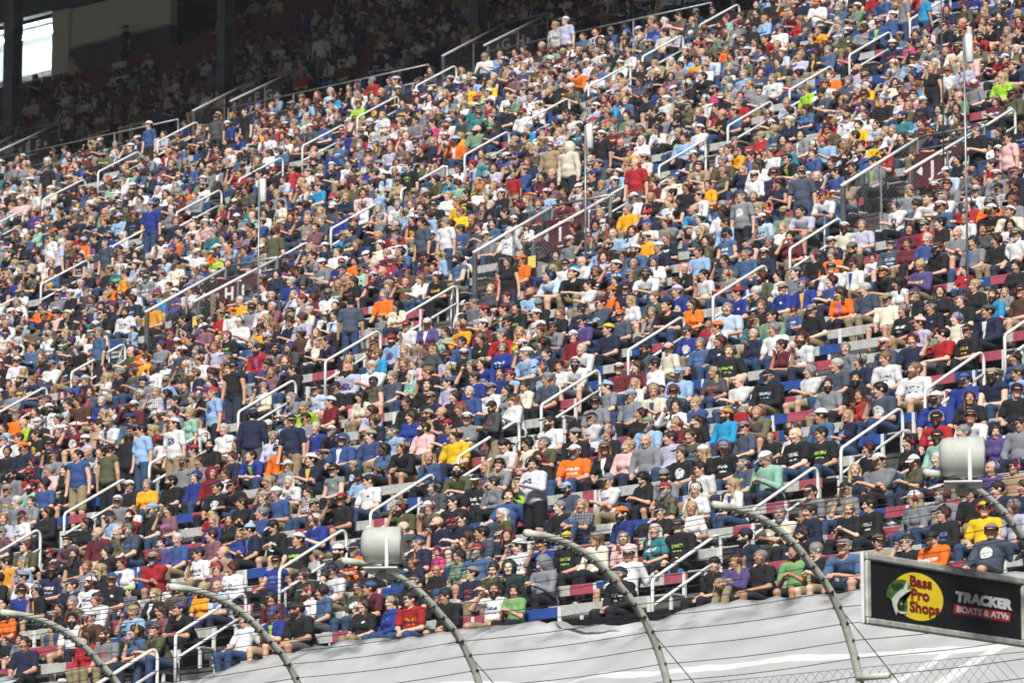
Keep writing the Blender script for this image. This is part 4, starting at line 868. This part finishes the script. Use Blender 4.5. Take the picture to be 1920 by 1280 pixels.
# ------------------------------------------------------------------ people
RGB = dict(white=(228,228,228),black=(30,30,34),navy=(33,40,68),royal=(36,56,140),blue=(58,84,140),steelblue=(70,102,140),lightblue=(150,185,222),paleblue=(188,206,226),skyblue=(40,150,200),
 teal=(48,120,128),green=(118,150,118),lightgreen=(128,172,112),mint=(150,196,176),olive=(84,86,58),darkgreen=(40,62,54),yellow=(242,196,20),gold=(240,165,30),orange=(245,118,25),red=(170,34,38),
 maroon=(100,35,48),darkred=(125,24,34),pink=(236,192,188),hotpink=(205,70,125),mauve=(128,88,98),purple=(86,72,128),lavender=(192,190,214),palegrey=(212,212,222),grey=(132,134,140),darkgrey=(74,76,80),slate=(72,82,100),
 tan=(172,148,118),khaki=(168,152,118),cream=(230,220,198),brown=(92,62,45),camo=(108,104,82),denim=(60,84,124),mustard=(200,150,40),lime=(160,205,50))
HAIR = dict(brown=(64,43,28),dark=(34,26,22),black=(20,18,18),blonde=(190,164,120),white=(214,211,204),grey=(150,148,145),tan=(140,104,70))
SKIN = [(220,174,148),(210,160,132),(228,188,164),(200,150,122),(216,168,142),(190,140,112),(146,102,80),(102,70,56)]
SKW = [.2,.2,.18,.16,.13,.09,.025,.015]
NAMES = dict(royal='royal blue',steelblue='dusty blue',lightblue='light blue',paleblue='pale blue',skyblue='bright blue',lightgreen='light green',darkgreen='dark green',gold='golden yellow',hotpink='hot pink',darkgrey='dark grey',palegrey='pale grey',slate='slate blue',darkred='dark red',camo='camouflage',denim='denim blue',lime='lime green')
cn = lambda c: NAMES.get(c, c)
def sub_rng(i): return random.Random(1000+i)
def parse(txt, i, px, py):
    t = txt.split(); s = dict(px=px, py=py, id=i); sh = t[2]; s['mods'] = ''.join(ch for ch in sh if ch in '*+~#'); s['shirt'] = sh.strip('*+~#'); s.update(head=None, ear=None, beard=False, fem=False, kid=False, big=False, short=False, pose='L', extra=None)
    for q in t[3:]:
        if q[:2] in ('c:','d:','h:','l:','b:'):
            if s['head'] is None: s['head'] = (q[0], q[2:])
        elif q == 'x': s['head'] = ('x', '')
        elif q[:2] == 'e:': s['ear'] = q[2:]
        elif q == 'B': s['beard'] = True
        elif q == 'f': s['fem'] = True
        elif q == 'k': s['kid'] = True
        elif q == 'big': s['big'] = True
        elif q == 's': s['short'] = True
        elif q in POSES or q == 'SB': s['pose'] = q
    if s['head'] is None: s['head'] = ('h', 'brown')
    return s
def setup(s):
    r = sub_rng(s['id']); s['r'] = r; s['alt'] = r.randrange(4); s['back'] = s['pose'] == 'SB'; s['pz'] = 'S' if s['back'] else s['pose']
    s['stand'] = POSES[s['pz']].get('legs') == 'st'; k = .70 if s['kid'] else r.uniform(.95, 1.04)*(.96 if s['fem'] else 1.); w = k*(1.22 if s['big'] else r.uniform(1.0, 1.13))
    s['scale'] = (w, w if not s['big'] else w*1.02, k*(1.03 if s['big'] and not s['fem'] else 1)); s['yaw'] = math.radians(r.uniform(-20, 14))+(math.pi+r.uniform(-.5,.5) if s['back'] else 0)
    s['sleeve'] = '+' if '+' in s['mods'] or s['head'][0] == 'b' else '~' if '~' in s['mods'] else ''
    s['skin'] = r.choices(SKIN, SKW if s['id'] > 1500 else SKW[:6]+[.0, .0])[0]; s['J'] = skeleton(s['pz'], s['fem'], s['alt'])
    if not s['short'] and not s['fem'] and s['id'] >= 0 and r.random() < .22: s['short'] = True
    j = r.random(); s['pants'] = ((52,76,112) if j < .42 else (34,36,44) if j < .72 else (44,52,74) if j < .85 else (150,134,104)) if not s['short'] else ((160,142,108) if j < .4 else (44,46,54) if j < .75 else (92,94,98))
    if s.get('pose') == 'SA' and s['big']: s['pants'] = (24,24,28)
    s['shoe'] = r.choice([(200,200,200),(40,40,44),(60,62,70),(225,225,225)])
    s['alpha'] = .25 if '*' in s['mods'] else .5 if '#' in s['mods'] else .75 if s['shirt'] == 'camo' else 0.
    return s
def head_off(s):   # head centre relative to the row origin (y, z) and x
    J, sc = s['J'], s['scale']; h = np.array(J['hc'])*np.array(sc)
    if s['back']: h = h*np.array([-1,-1,1])
    return h
def hip_y(s): return .40 if s['stand'] else .575
def solve_row(px, py, h, dy):
    D = ray(px, py); t = ((h-K*dy)+K*CAM[1]-CAM[2])/(D[2]-K*D[1]); P = CAM+D*t; return (P[1]-dy)/DR+2, P
occ = {}
def free(n, x, d=.42): return all(abs(x-q) > d for q in occ.get(n, []))
def place(s, strict=True):
    h = head_off(s); fi, P = solve_row(s['px'], s['py'], .43+h[2], hip_y(s)+h[1]); n0 = max(0, int(round(fi)))
    for n in sorted({n0, max(0, int(math.floor(fi))), max(0, int(math.ceil(fi)))}, key=lambda q: abs(q-fi)):
        Pn = at(s['px'], s['py'], rowY(n)+hip_y(s)+h[1]); x = Pn[0]-h[0]
        if not s['stand']:
            for a in AISLES:
                if abs(x-a) < .62: x = a+math.copysign(.64, x-a)
            for lo, hi in slots(n):
                if lo-.25 < x < hi+.25: x = lo-.3 if x < (lo+hi)/2 else hi+.3
        for dx in (0, .12, -.12, .22, -.22):
            if free(n, x+dx, .33 if s['kid'] else .37):
                s['n'], s['x'] = n, x+dx; occ.setdefault(n, []).append(x+dx); return True
    return False
people, cur = [], None
for line in PEOPLE.strip().split('\n'):
    if line in CROPS: cur = CROPS[line]; continue
    for e in line.split('|'):
        t = e.split(); people.append(setup(parse(e, len(people), float(t[0])*400/1829+cur[0], float(t[1])*400/1829+cur[1])))
far_ = []
for e in FAR.replace('\n', '|').split('|'):
    t = e.split(); far_.append(setup(parse(e, len(people)+len(far_)+500, float(t[0]), float(t[1]))))
people.sort(key=lambda s: -s['py'])
people = [s for s in people if place(s)]; far_ = [s for s in far_ if place(s)]
def origin(s): return (s['x'], rowY(s['n'])+hip_y(s), rowZ(s['n'])+.43)
for s in people+far_: s['d'] = proj(origin(s))[2]
people.sort(key=lambda s: s['d']); near, rest = people[:300], people[300:]
# ---- labels
def bits(s):
    col = cn(s['shirt']); pr = 'printed ' if '*' in s['mods'] else 'plaid ' if '#' in s['mods'] else ''
    g = 'hooded top' if s['head'][0] == 'b' else 'long-sleeved top' if '+' in s['mods'] else 'sleeveless top' if '~' in s['mods'] else 'shirt' if '#' in s['mods'] else 'T-shirt'
    k, c = s['head']; hd = {'c': cn(c)+' cap','d': cn(c)+' cap worn backwards','h': 'short %s hair' % c,'l': 'long %s hair' % c,'x': 'bald head','b': 'hood up'}[k]
    po = {'L':'','H':'hands clasped','A':'arms crossed','F':'leaning forward','C':'hand at chin','P':'hands together in front','D':'hand raised to face','R':'arm stretched along the bench','T':'head turned','K':'knees drawn up','S':'standing','SA':'standing','SB':'standing, back turned'}[s['pose']]
    return dict(who=('small ' if s['kid'] else 'bearded ' if s['beard'] else '')+'person', top='%s %s%s' % (col, pr, g), short='%s %s' % (col, g), head=hd, ear=(cn(s['ear'])+' ear defenders') if s['ear'] else '', pose=po)
wc = lambda t: len(t.split())
B_ = [bits(s) for s in near]; cand = []
for b in B_:
    c = '%s in %s, %s' % (b['who'], b['top'], b['head'])
    for q in (b['ear'], b['pose']):
        if q and wc(c)+wc(q) <= 16: c += ', '+q
    cand.append(c)
def neighbours(i):
    s = near[i]; return sorted((j for j in range(len(near)) if j != i and abs(near[j]['n']-s['n']) <= 1), key=lambda j: abs(near[j]['x']-s['x'])+1.2*abs(near[j]['n']-s['n']))
labels = [None]*len(near)
from collections import Counter
cnt = Counter(cand); used = set()
core = Counter('%s, %s' % (b['short'], b['head']) for b in B_)
for i, b in enumerate(B_):
    if cnt[cand[i]] == 1 and core['%s, %s' % (b['short'], b['head'])] <= 2: labels[i] = cand[i]; used.add(cand[i]); continue
    base = '%s in %s, %s' % (b['who'], b['short'], b['head']); done = False
    for j in neighbours(i)[:6]:
        dn, dx = near[j]['n']-near[i]['n'], near[j]['x']-near[i]['x']
        rel = 'beside' if dn == 0 else 'in front of' if dn > 0 else 'behind'
        l = '%s, %s %s' % (base, rel, B_[j]['short']+' with '+B_[j]['head'])
        l = l.replace(' with '+B_[j]['head'], ' and '+B_[j]['head'])
        if wc(l) <= 16 and l not in used and B_[j]['short'] != b['short']: labels[i] = l; used.add(l); done = True; break
    if not done:
        for ex in ('', ', %s row up' % ordinal(near[i]['n']+1), ', %s row up, %s' % (ordinal(near[i]['n']+1), 'towards the right' if proj(origin(near[i]))[0] > 960 else 'towards the left')):
            l = base+ex
            if l not in used and ex: labels[i] = l; used.add(l); done = True; break
    if not done: labels[i] = base+', beside '+B_[neighbours(i)[0]]['short']; used.add(labels[i])
V_B, V_C = .0105, .0125
def shade(rgb, r): k = 1+r.uniform(-.12, .1); return tuple(min(1, v*k) for v in lin(rgb))
def objcol(o, rgb, a=0.): o.color = (*rgb, a)
def cloth_obj(name, key, raw, mat, root, col, a=0.):
    if key not in _cache:
        V, Q = raw[0], raw[1]; _cache[key] = mesh_from(name, V, Q, [mat], pm=raw[2] if len(raw) > 2 else None)
    o = link(name, _cache[key], root); objcol(o, col, a); return o
def piece_obj(name, kind, mat, root, s, rgb, rot=0., par=None):
    key = ('pm', kind, name)
    if key not in _cache: V, Q = piece_raw(kind); _cache[key] = mesh_from(name, V, Q, [mat])
    o = link(name, _cache[key], par or root); objcol(o, rgb)
    if par is None:
        J = s['J']; o.matrix_local = Matrix.Translation(Vector(J['hc'])) @ Matrix(J['HR'].tolist()).to_4x4() @ Matrix.Rotation(rot, 4, 'Z')
    return o
for s, lab in zip(near, labels):
    r = s['r']; root = link('person', body_mesh(s['pz'], s['fem'], s['alt'], V_B, 'obj')); tag(root, lab, 'person', 'spectators seated in the lower rows')
    root.location = origin(s); root.rotation_euler = (0 if s['stand'] else r.uniform(-.07,.07), 0 if s['stand'] else r.uniform(-.06,.06), s['yaw']); root.scale = s['scale']; objcol(root, shade(s['skin'], r)); kk = (s['pz'], s['fem'], s['alt'])
    nm = 'hoodie' if s['head'][0] == 'b' else 'long_sleeved_top' if s['sleeve'] == '+' else 'sleeveless_top' if s['sleeve'] == '~' else 'shirt'
    cloth_obj(nm, ('cs', *kk, s['sleeve']), shirt_raw(*kk, s['sleeve'], V_C), PM['obj']['shirt'], root, shade(RGB[s['shirt']], r), s['alpha'])
    cloth_obj('shorts' if s['short'] else 'trousers', ('cp', *kk, s['short']), pants_raw(*kk, s['short'], V_C), PM['obj']['pants'], root, shade(s['pants'], r))
    shc = shade(s['shoe'], r)
    for sd_ in (0, 1): cloth_obj('shoe', ('csh', *kk, sd_), shoes_raw(*kk, V_C, sd_), PM['obj']['shoe'], root, shc)
    k, c = s['head']; hc = r.choice([HAIR['brown'], HAIR['dark'], HAIR['grey'], HAIR['brown']]) if k not in 'hl' else HAIR[c]
    if k in 'cd':
        cap = piece_obj('cap', 'cap', PM['obj']['piece'], root, s, shade(RGB[c], r), math.pi if k == 'd' else 0)
        two = r.random() < .2; br = piece_obj('brim', 'brim', PM['obj']['piece'], root, s, shade(RGB[r.choice(['black','navy','red','white'])] if two else RGB[c], r), par=cap)
        if s['fem']: hc = r.choice([HAIR['blonde'], HAIR['brown'], HAIR['tan']]); h_ = piece_obj('hair', 'long', PM['obj']['hair'], root, s, shade(hc, r)); h_.scale = (.97,.97,.97)
        else: h_ = piece_obj('hair', 'hair', PM['obj']['hair'], root, s, shade(hc, r)); h_.scale = (.965,.965,.93)
    elif k == 'h': piece_obj('hair', 'afro' if (s['kid'] and c == 'dark' and 'white' in s['shirt']) else 'bun' if s['fem'] else 'hair', PM['obj']['hair'], root, s, shade(hc, r))
    elif k == 'l': piece_obj('hair', 'long', PM['obj']['hair'], root, s, shade(hc, r))
    elif k == 'b': piece_obj('hood', 'hood', PM['obj']['piece'], root, s, shade(RGB[c], r))
    if s['beard']: piece_obj('beard', 'longbeard' if (s['shirt'], c) in (('cream','white'),('black','brown')) else 'beard', PM['obj']['hair'], root, s, shade(hc, r))
    if s['ear']:
        e_ = piece_obj('ear_defenders', 'muffs', PM['obj']['piece'], root, s, shade((120,22,32) if s['ear'] == 'red' else RGB.get(s['ear'], (40,40,40)), r)); e_.scale = (1.04, 1.04, 1.06)
# ------------------------------------------------------------------ the rest of the crowd: one object of instanced figures
PTS = dict(co=[], idx=[], rot=[], scl=[]); ATT = ('c_skin','c_shirt','c_pants','c_shoe','c_piece'); PTC = {a: [] for a in ATT}
PROTO, PNAME = {}, []
def proto(key, build):
    if key not in PROTO: PROTO[key] = len(PNAME); PNAME.append(build())
    return PROTO[key]
VB2, VC2 = .0165, .018
def body_proto(pz, fem, alt, sleeve, short):
    def build():
        V, Q, mi, H, J = body_raw(pz, fem, alt, VB2); Vs, Fs, Ms, o, pm = [V], [Q], [mi], len(V), [np.zeros((len(V),3))]
        for raw, k in ((shirt_raw(pz, fem, alt, sleeve, VC2), 4), (pants_raw(pz, fem, alt, short, VC2), 5), (shoes_raw(pz, fem, alt, VC2), 6)):
            Vs.append(raw[0]); Fs.append(raw[1]+o); Ms.append(np.full(len(raw[1]), k)); pm.append(raw[2] if len(raw) > 2 else np.zeros((len(raw[0]),3))); o += len(raw[0])
        p = PM['inst']; me = mesh_from('seated_figure', np.concatenate(Vs), np.concatenate(Fs), [p['skin'], M['eye'], M['brow'], M['lip'], p['shirt'], p['pants'], p['shoe']], np.concatenate(Ms), pm=np.concatenate(pm))
        return bpy.data.objects.new('figure_form', me)
    return proto((pz, fem, alt, sleeve, short), build)
def piece_proto(kind):
    def build():
        V, Q = piece_raw(kind, .011); return bpy.data.objects.new('headwear_form', mesh_from('headwear_form', V, Q, [PM['inst']['hair' if kind in ('hair','long','bun','afro','beard','longbeard') else 'piece']]))
    return proto(('pc', kind), build)
Z3 = (0., 0., 0.)
def add_pt(idx, co, rot, scl, **c):
    PTS['idx'].append(idx); PTS['co'].append(co); PTS['rot'].append(rot); PTS['scl'].append(scl)
    for a in ATT: PTC[a].append(c.get(a, (.1,.1,.1,1.)))
def crowd_person(s, co):
    r = s['r']; kk = (s['pz'], s['fem'], s['alt']); sk = (*shade(s['skin'], r), 1.); sc = s['scale']; yaw = s['yaw']
    add_pt(body_proto(*kk, s['sleeve'], s['short']), co, (0, 0, yaw), sc, c_skin=sk, c_shirt=(*shade(RGB[s['shirt']], r), s['alpha']), c_pants=(*shade(s['pants'], r), 0.), c_shoe=(*shade(s['shoe'], r), 0.))
    J = s['J']; h = Euler((0,0,yaw)).to_matrix() @ Vector((J['hc'][0]*sc[0], J['hc'][1]*sc[1], J['hc'][2]*sc[2])); hco = tuple(Vector(co)+h); R = Euler((0,0,yaw)).to_matrix() @ Matrix(J['HR'].tolist())
    def pc(kind, rgb, k=1., rot=0.):
        e = (R @ Matrix.Rotation(rot, 3, 'Z')).to_euler(); add_pt(piece_proto(kind), hco, tuple(e), (sc[0]*k, sc[1]*k, sc[2]*k), c_piece=(*shade(rgb, r), 1.))
    k, c = s['head']; hc = r.choice([HAIR['brown'], HAIR['dark'], HAIR['grey'], HAIR['brown']]) if k not in 'hl' else HAIR.get(c, HAIR['brown'])
    if k in 'cd':
        rot = math.pi if k == 'd' else 0; pc('cap', RGB[c], 1., rot); pc('brim', RGB[c] if r.random() < .8 else RGB[r.choice(['black','navy','red','white'])], 1., rot)
        pc('long' if s['fem'] else 'hair', hc if not s['fem'] else r.choice([HAIR['blonde'], HAIR['brown'], HAIR['tan']]), .965)
    elif k == 'h': pc('bun' if s['fem'] else 'hair', hc)
    elif k == 'l': pc('long', hc)
    elif k == 'b': pc('hood', RGB[c])
    if s['beard']: pc('beard', hc)
    if s['ear']: pc('muffs', (120,22,32) if s['ear'] == 'red' else RGB.get(s['ear'], (40,40,40)), 1.05)
for s in rest+far_: crowd_person(s, origin(s))
SH = ['black']*48+['navy']*28+['slate']*18+['grey']*32+['darkgrey']*16+['white']*58+['blue']*8+['royal']*8+['steelblue']*12+['lightblue']*11+['paleblue']*4+['red']*5+['maroon']*8+['olive']*9+['tan']*5+['orange']*2+['gold']*2+['yellow']*1+['pink']*5+['lavender']*6+['teal']*3+['mint']*3+['purple']*3+['cream']*12+['camo']*7+['brown']*3+['green']*5+['lime']*1+['hotpink']*1+['mauve']*5+['skyblue']*2
CP = ['white']*6+['lavender']*2+['black']*9+['navy']*6+['grey']*5+['white']*8+['darkgrey']*4+['red']*4+['khaki']*4+['royal']*3+['camo']*2+['tan']*2+['orange']*1+['green']*1+['lightblue']*1+['maroon']*2
POS = ['L']*20+['H']*20+['A']*26+['C']*16+['P']*16+['D']*12+['F']*18+['T']*12+['R']*8
def rand_spec(i):
    r = random.Random(i*7+13); fem = r.random() < .36; kid = r.random() < .06; s = dict(id=i, px=0, py=0, shirt=r.choice(SH), fem=fem, kid=kid, beard=(not fem and not kid and r.random() < .22), big=(not fem and r.random() < .18), short=False, pose=r.choice(POS), extra=None)
    s['mods'] = ('*' if r.random() < .58 else '#' if r.random() < .05 else '')+('+' if r.random() < .2 else '~' if r.random() < .05 else '')
    hair = r.choices(['brown','dark','black','blonde','white','grey','tan'], [.26,.18,.06,.2,.1,.1,.1])[0]
    s['head'] = (('l', hair) if r.random() < .62 else ('c', r.choice(CP)) if r.random() < .5 else ('h', hair)) if fem else (('c', r.choice(CP)) if r.random() < .6 else ('d', r.choice(CP)) if r.random() < .08 else ('x','') if r.random() < .18 else ('h', hair))
    s['ear'] = r.choices([None,'red','black','hotpink','blue','orange'], [.60,.22,.15,.01,.01,.01])[0]; return setup(s)
def annotated(x, y): return (x < 790 and y > 800) or (760 < x < 1165 and y > 722) or (1140 < x < 1540 and y > 508) or (x >= 1530 and y > 428)
def occup(x, n):   # how full: low-frequency variation with a few emptier patches
    v = .90+.10*math.sin(x*.43+n*.31)*math.sin(n*.37-x*.17)-.16*max(0, math.sin(x*.21+2.1)*math.sin(n*.23+.8))
    return v
i = 5000; NC = 0
for n in list(range(0, TOP_ROW+1))+list(range(51, 74)):
    up = n > 48; x = -112.
    while x < 14:
        x += random.uniform(.46, .56) if random.random() < .9 else random.uniform(.7, 1.5)
        i += 1; P = (x, rowY(n)+.57, rowZ(n)+.43); X_, Y_, d = proj((P[0], P[1], P[2]+.75))
        if not (-230 < X_ < 2200 and -160 < Y_ < 1440) or min(abs(x-a) for a in AISLES) < .66: continue
        if any(lo-.35 < x < hi+.35 for lo, hi in slots(n)): continue
        if (n in (21, 22, 23) and any(lo-.2 < x < hi+.5 for lo, hi in slots(24))) or (rowY(n)+1.2 > YS and x < WX1+.6): continue
        p = (.10 if (n > 59 and x < -54) else .55 if x > -57 else .42) if up else (.42 if X_ < 1000 else .27) if annotated(X_, Y_) else occup(x, n)
        if random.random() > p or not free(n, x, .40): continue
        s = rand_spec(i); occ.setdefault(n, []).append(x); NC += 1
        crowd_person(s, (x+random.uniform(-.03,.03), P[1]+random.uniform(-.04,.03)-(.17 if s['stand'] else 0), P[2]))
print('crowd', NC, 'points', len(PTS['idx']), 'forms', len(PNAME), 'near', len(near), 'rest', len(rest), 'far', len(far_), 'benches', n_bench, 'rails', n_rail)
me = bpy.data.meshes.new('crowd'); npt = len(PTS['idx']); me.vertices.add(npt); me.vertices.foreach_set('co', np.array(PTS['co'], np.float32).ravel())
a_ = me.attributes.new('idx', 'INT', 'POINT'); a_.data.foreach_set('value', np.array(PTS['idx'], np.int32))
for nm_, k_ in (('rot','rot'),('scl','scl')): a_ = me.attributes.new(nm_, 'FLOAT_VECTOR', 'POINT'); a_.data.foreach_set('vector', np.array(PTS[k_], np.float32).ravel())
for nm_ in ATT: a_ = me.attributes.new(nm_, 'FLOAT_COLOR', 'POINT'); a_.data.foreach_set('color', np.array(PTC[nm_], np.float32).ravel())
crowd = link('crowd', me); tag(crowd, 'dense crowd of spectators filling the middle and upper rows of the stand', 'crowd', kind='stuff')
ng = bpy.data.node_groups.new('crowd_nodes', 'GeometryNodeTree'); ng.interface.new_socket('Geometry', in_out='INPUT', socket_type='NodeSocketGeometry'); ng.interface.new_socket('Geometry', in_out='OUTPUT', socket_type='NodeSocketGeometry')
N, L = ng.nodes, ng.links; gi, go = N.new('NodeGroupInput'), N.new('NodeGroupOutput'); jn = N.new('GeometryNodeJoinGeometry')
def nattr(name, ty): q = N.new('GeometryNodeInputNamedAttribute'); q.data_type = ty; q.inputs['Name'].default_value = name; return q
ai, ar, asx = nattr('idx','INT'), nattr('rot','FLOAT_VECTOR'), nattr('scl','FLOAT_VECTOR'); e2r = N.new('FunctionNodeEulerToRotation'); L.new(ar.outputs[0], e2r.inputs[0])
for k, ob in enumerate(PNAME):
    cmp_ = N.new('FunctionNodeCompare'); cmp_.data_type = 'INT'; cmp_.operation = 'EQUAL'; ins = [q for q in cmp_.inputs if q.type == 'INT']; L.new(ai.outputs[0], ins[0]); ins[1].default_value = k
    oi = N.new('GeometryNodeObjectInfo'); oi.inputs['Object'].default_value = ob
    ip = N.new('GeometryNodeInstanceOnPoints'); L.new(gi.outputs[0], ip.inputs['Points']); L.new(cmp_.outputs[0], ip.inputs['Selection']); L.new(oi.outputs['Geometry'], ip.inputs['Instance']); L.new(e2r.outputs[0], ip.inputs['Rotation']); L.new(asx.outputs[0], ip.inputs['Scale']); L.new(ip.outputs[0], jn.inputs[0])
L.new(jn.outputs[0], go.inputs[0]); md = crowd.modifiers.new('figures', 'NODES'); md.node_group = ng
# ------------------------------------------------------------------ belongings on the benches
def drop(crop, x, y, h, dy=.45):
    c = CROPS[crop]; px, py = c[0]+x*400/1829, c[1]+y*400/1829; i, P_ = solve_row(px, py, h, dy); n = max(0, round(i)); q = at(px, py, rowY(n)+dy); return n, float(q[0])
for nm in ('bag_blue','bag_black','bag_red','bag_paper','bag_cyan'): pass
def cmat(name, rgb): M[name] = noise_mat(name, tuple(v*.8 for v in lin(rgb)), lin(rgb), 8, .8, 0, .2, 40); return M[name]
def backpack(crop, x, y, on_bench, col, col2, label):
    n, sx_ = drop(crop, x, y, .65 if on_bench else .25); q = empty('backpack', (sx_, rowY(n)+(.55 if on_bench else .12), rowZ(n)+(.44 if on_bench else .005))); tag(q, label, 'backpack')
    b = bmesh.new(); bmesh.ops.create_cube(b, size=1); bmesh.ops.subdivide_edges(b, edges=b.edges[:], cuts=3, use_grid_fill=True)
    for v in b.verts:
        t = v.co.z+.5; v.co = Vector((v.co.x*.32*(1-.25*t*t), v.co.y*.19*(1-.3*t), t*.44)); v.co += Vector((math.sin(9*v.co.z+4*v.co.x), math.sin(7*v.co.z), 0))*.008
    me = bpy.data.meshes.new('sack'); b.to_mesh(me); b.free(); me.materials.append(col); s_ = link('sack', me, q); md = s_.modifiers.new('s', 'SUBSURF'); md.levels = md.render_levels = 1
    MB().bbox((-.12,-.14,.04),(.12,-.085,.22),.025).obj('front_pocket', col2, parent=q)
    MB().tube([(-.05,.03,.42),(-.04,.03,.47),(.04,.03,.47),(.05,.03,.42)], .010, 6).obj('carry_loop', col2, parent=q)
    for sd_ in (-1, 1): MB().tube([(sd_*.08,.08,.40),(sd_*.10,.13,.28),(sd_*.10,.12,.12),(sd_*.11,.08,.05)], .014, 6).obj('strap', col2, parent=q)
backpack('P4', 700, 860, False, cmat('blue_nylon', (60,110,190)), cmat('navy_nylon', (30,40,70)), 'blue backpack on the step beside the lowest right-hand handrail')
backpack('Q4', 1110, 480, True, cmat('red_nylon', (170,35,40)), cmat('white_nylon', (215,215,220)), 'red and white backpack on a bench below the bald person with crossed arms')
backpack('Q3', 1425, 480, True, cmat('black_nylon', (28,28,32)), M['black_vinyl'], 'black backpack on the bench beside the person in white printed T-shirt, black cap')
n, x = drop('Q3', 1050, 470, .2); q = empty('paper_bag', (x, rowY(n)+.3, rowZ(n)+.005)); tag(q, 'brown paper bag on the step behind the standing person in dark grey', 'paper bag')
MB().add([(-.15,-.09,0),(.15,-.09,0),(.15,.09,0),(-.15,.09,0),(-.14,-.06,.34),(.15,-.07,.33),(.14,.07,.35),(-.15,.06,.33)], [(0,3,2,1),(0,1,5,4),(1,2,6,5),(2,3,7,6),(3,0,4,7)]).obj('sack', cmat('kraft_paper', (165,125,85)), parent=q)
for sd_ in (-.065,.065): MB().tube([(-.06,sd_,.33),(-.05,sd_,.41),(.05,sd_,.41),(.06,sd_,.33)], .005, 5).obj('handle', M['kraft_paper'], parent=q)
n, x = drop('Q4', 1390, 450, .62, .72); V_, F_ = [], []
for i_ in range(9):
    for j_ in range(15):
        u_, t_ = i_/8, j_/14; s0 = t_*.95-.30; yy, zz = (.775+.05, .80+s0) if s0 < 0 else (.775-.03, .80-s0)
        if abs(s0) < .06: yy, zz = .775+.03*(-s0/.06), .815
        V_.append((x+(u_-.5)*.5+.03*math.sin(t_*9+u_*3), rowY(n)+yy-.045+.02*math.sin(u_*14+t_*3), rowZ(n)+zz))
F_ = [(a*15+b_, (a+1)*15+b_, (a+1)*15+b_+1, a*15+b_+1) for a in range(8) for b_ in range(14)]
o = link('jacket', mesh_from('jacket', V_, np.array(F_), [cmat('cyan_fleece', (30,150,195))])); o.modifiers.new('t', 'SOLIDIFY').thickness = .02; tag(o, 'bright blue jacket draped over a bench back', 'jacket')
# ------------------------------------------------------------------ light, camera
SUN_EL, SUN_AZ = math.radians(42), math.radians(-33)      # azimuth: from -Y towards -X
sd = Vector((-math.sin(SUN_AZ)*math.cos(SUN_EL), -math.cos(SUN_AZ)*math.cos(SUN_EL), math.sin(SUN_EL)))
su_ = bpy.data.lights.new('floodlight', 'SUN'); su_.energy = 4.2; su_.angle = math.radians(11); su_.color = (1., .985, .955); so = bpy.data.objects.new('floodlight', su_); COL.objects.link(so); so.rotation_euler = sd.to_track_quat('Z', 'Y').to_euler()
w = bpy.data.worlds.new('World'); SC.world = w; w.use_nodes = True; N, L = w.node_tree.nodes, w.node_tree.links; bg = N['Background']
sk = N.new('ShaderNodeTexSky'); sk.sky_type = 'NISHITA'; sk.sun_disc = False; sk.sun_elevation = SUN_EL; sk.sun_rotation = math.atan2(sd.x, sd.y); L.new(sk.outputs[0], bg.inputs[0]); bg.inputs[1].default_value = .019
cam = bpy.data.cameras.new('camera'); co = bpy.data.objects.new('camera', cam); COL.objects.link(co); co.location = CAM; co.rotation_euler = (math.pi/2+PIT, 0, -YAW); cam.sensor_width = 36; cam.lens = FPX/1920*36; cam.clip_start = 1; cam.clip_end = 1000
cam.dof.use_dof = True; cam.dof.focus_distance = 68; cam.dof.aperture_fstop = 4.8; SC.camera = co
SC.view_settings.view_transform = 'Standard'; SC.view_settings.look = 'None'; SC.view_settings.exposure = .38; SC.view_settings.gamma = 1
SC.cycles.use_denoising = True; SC.cycles.max_bounces = 4; SC.cycles.diffuse_bounces = 2; SC.cycles.glossy_bounces = 2; SC.cycles.transparent_max_bounces = 4; SC.render.use_persistent_data = False
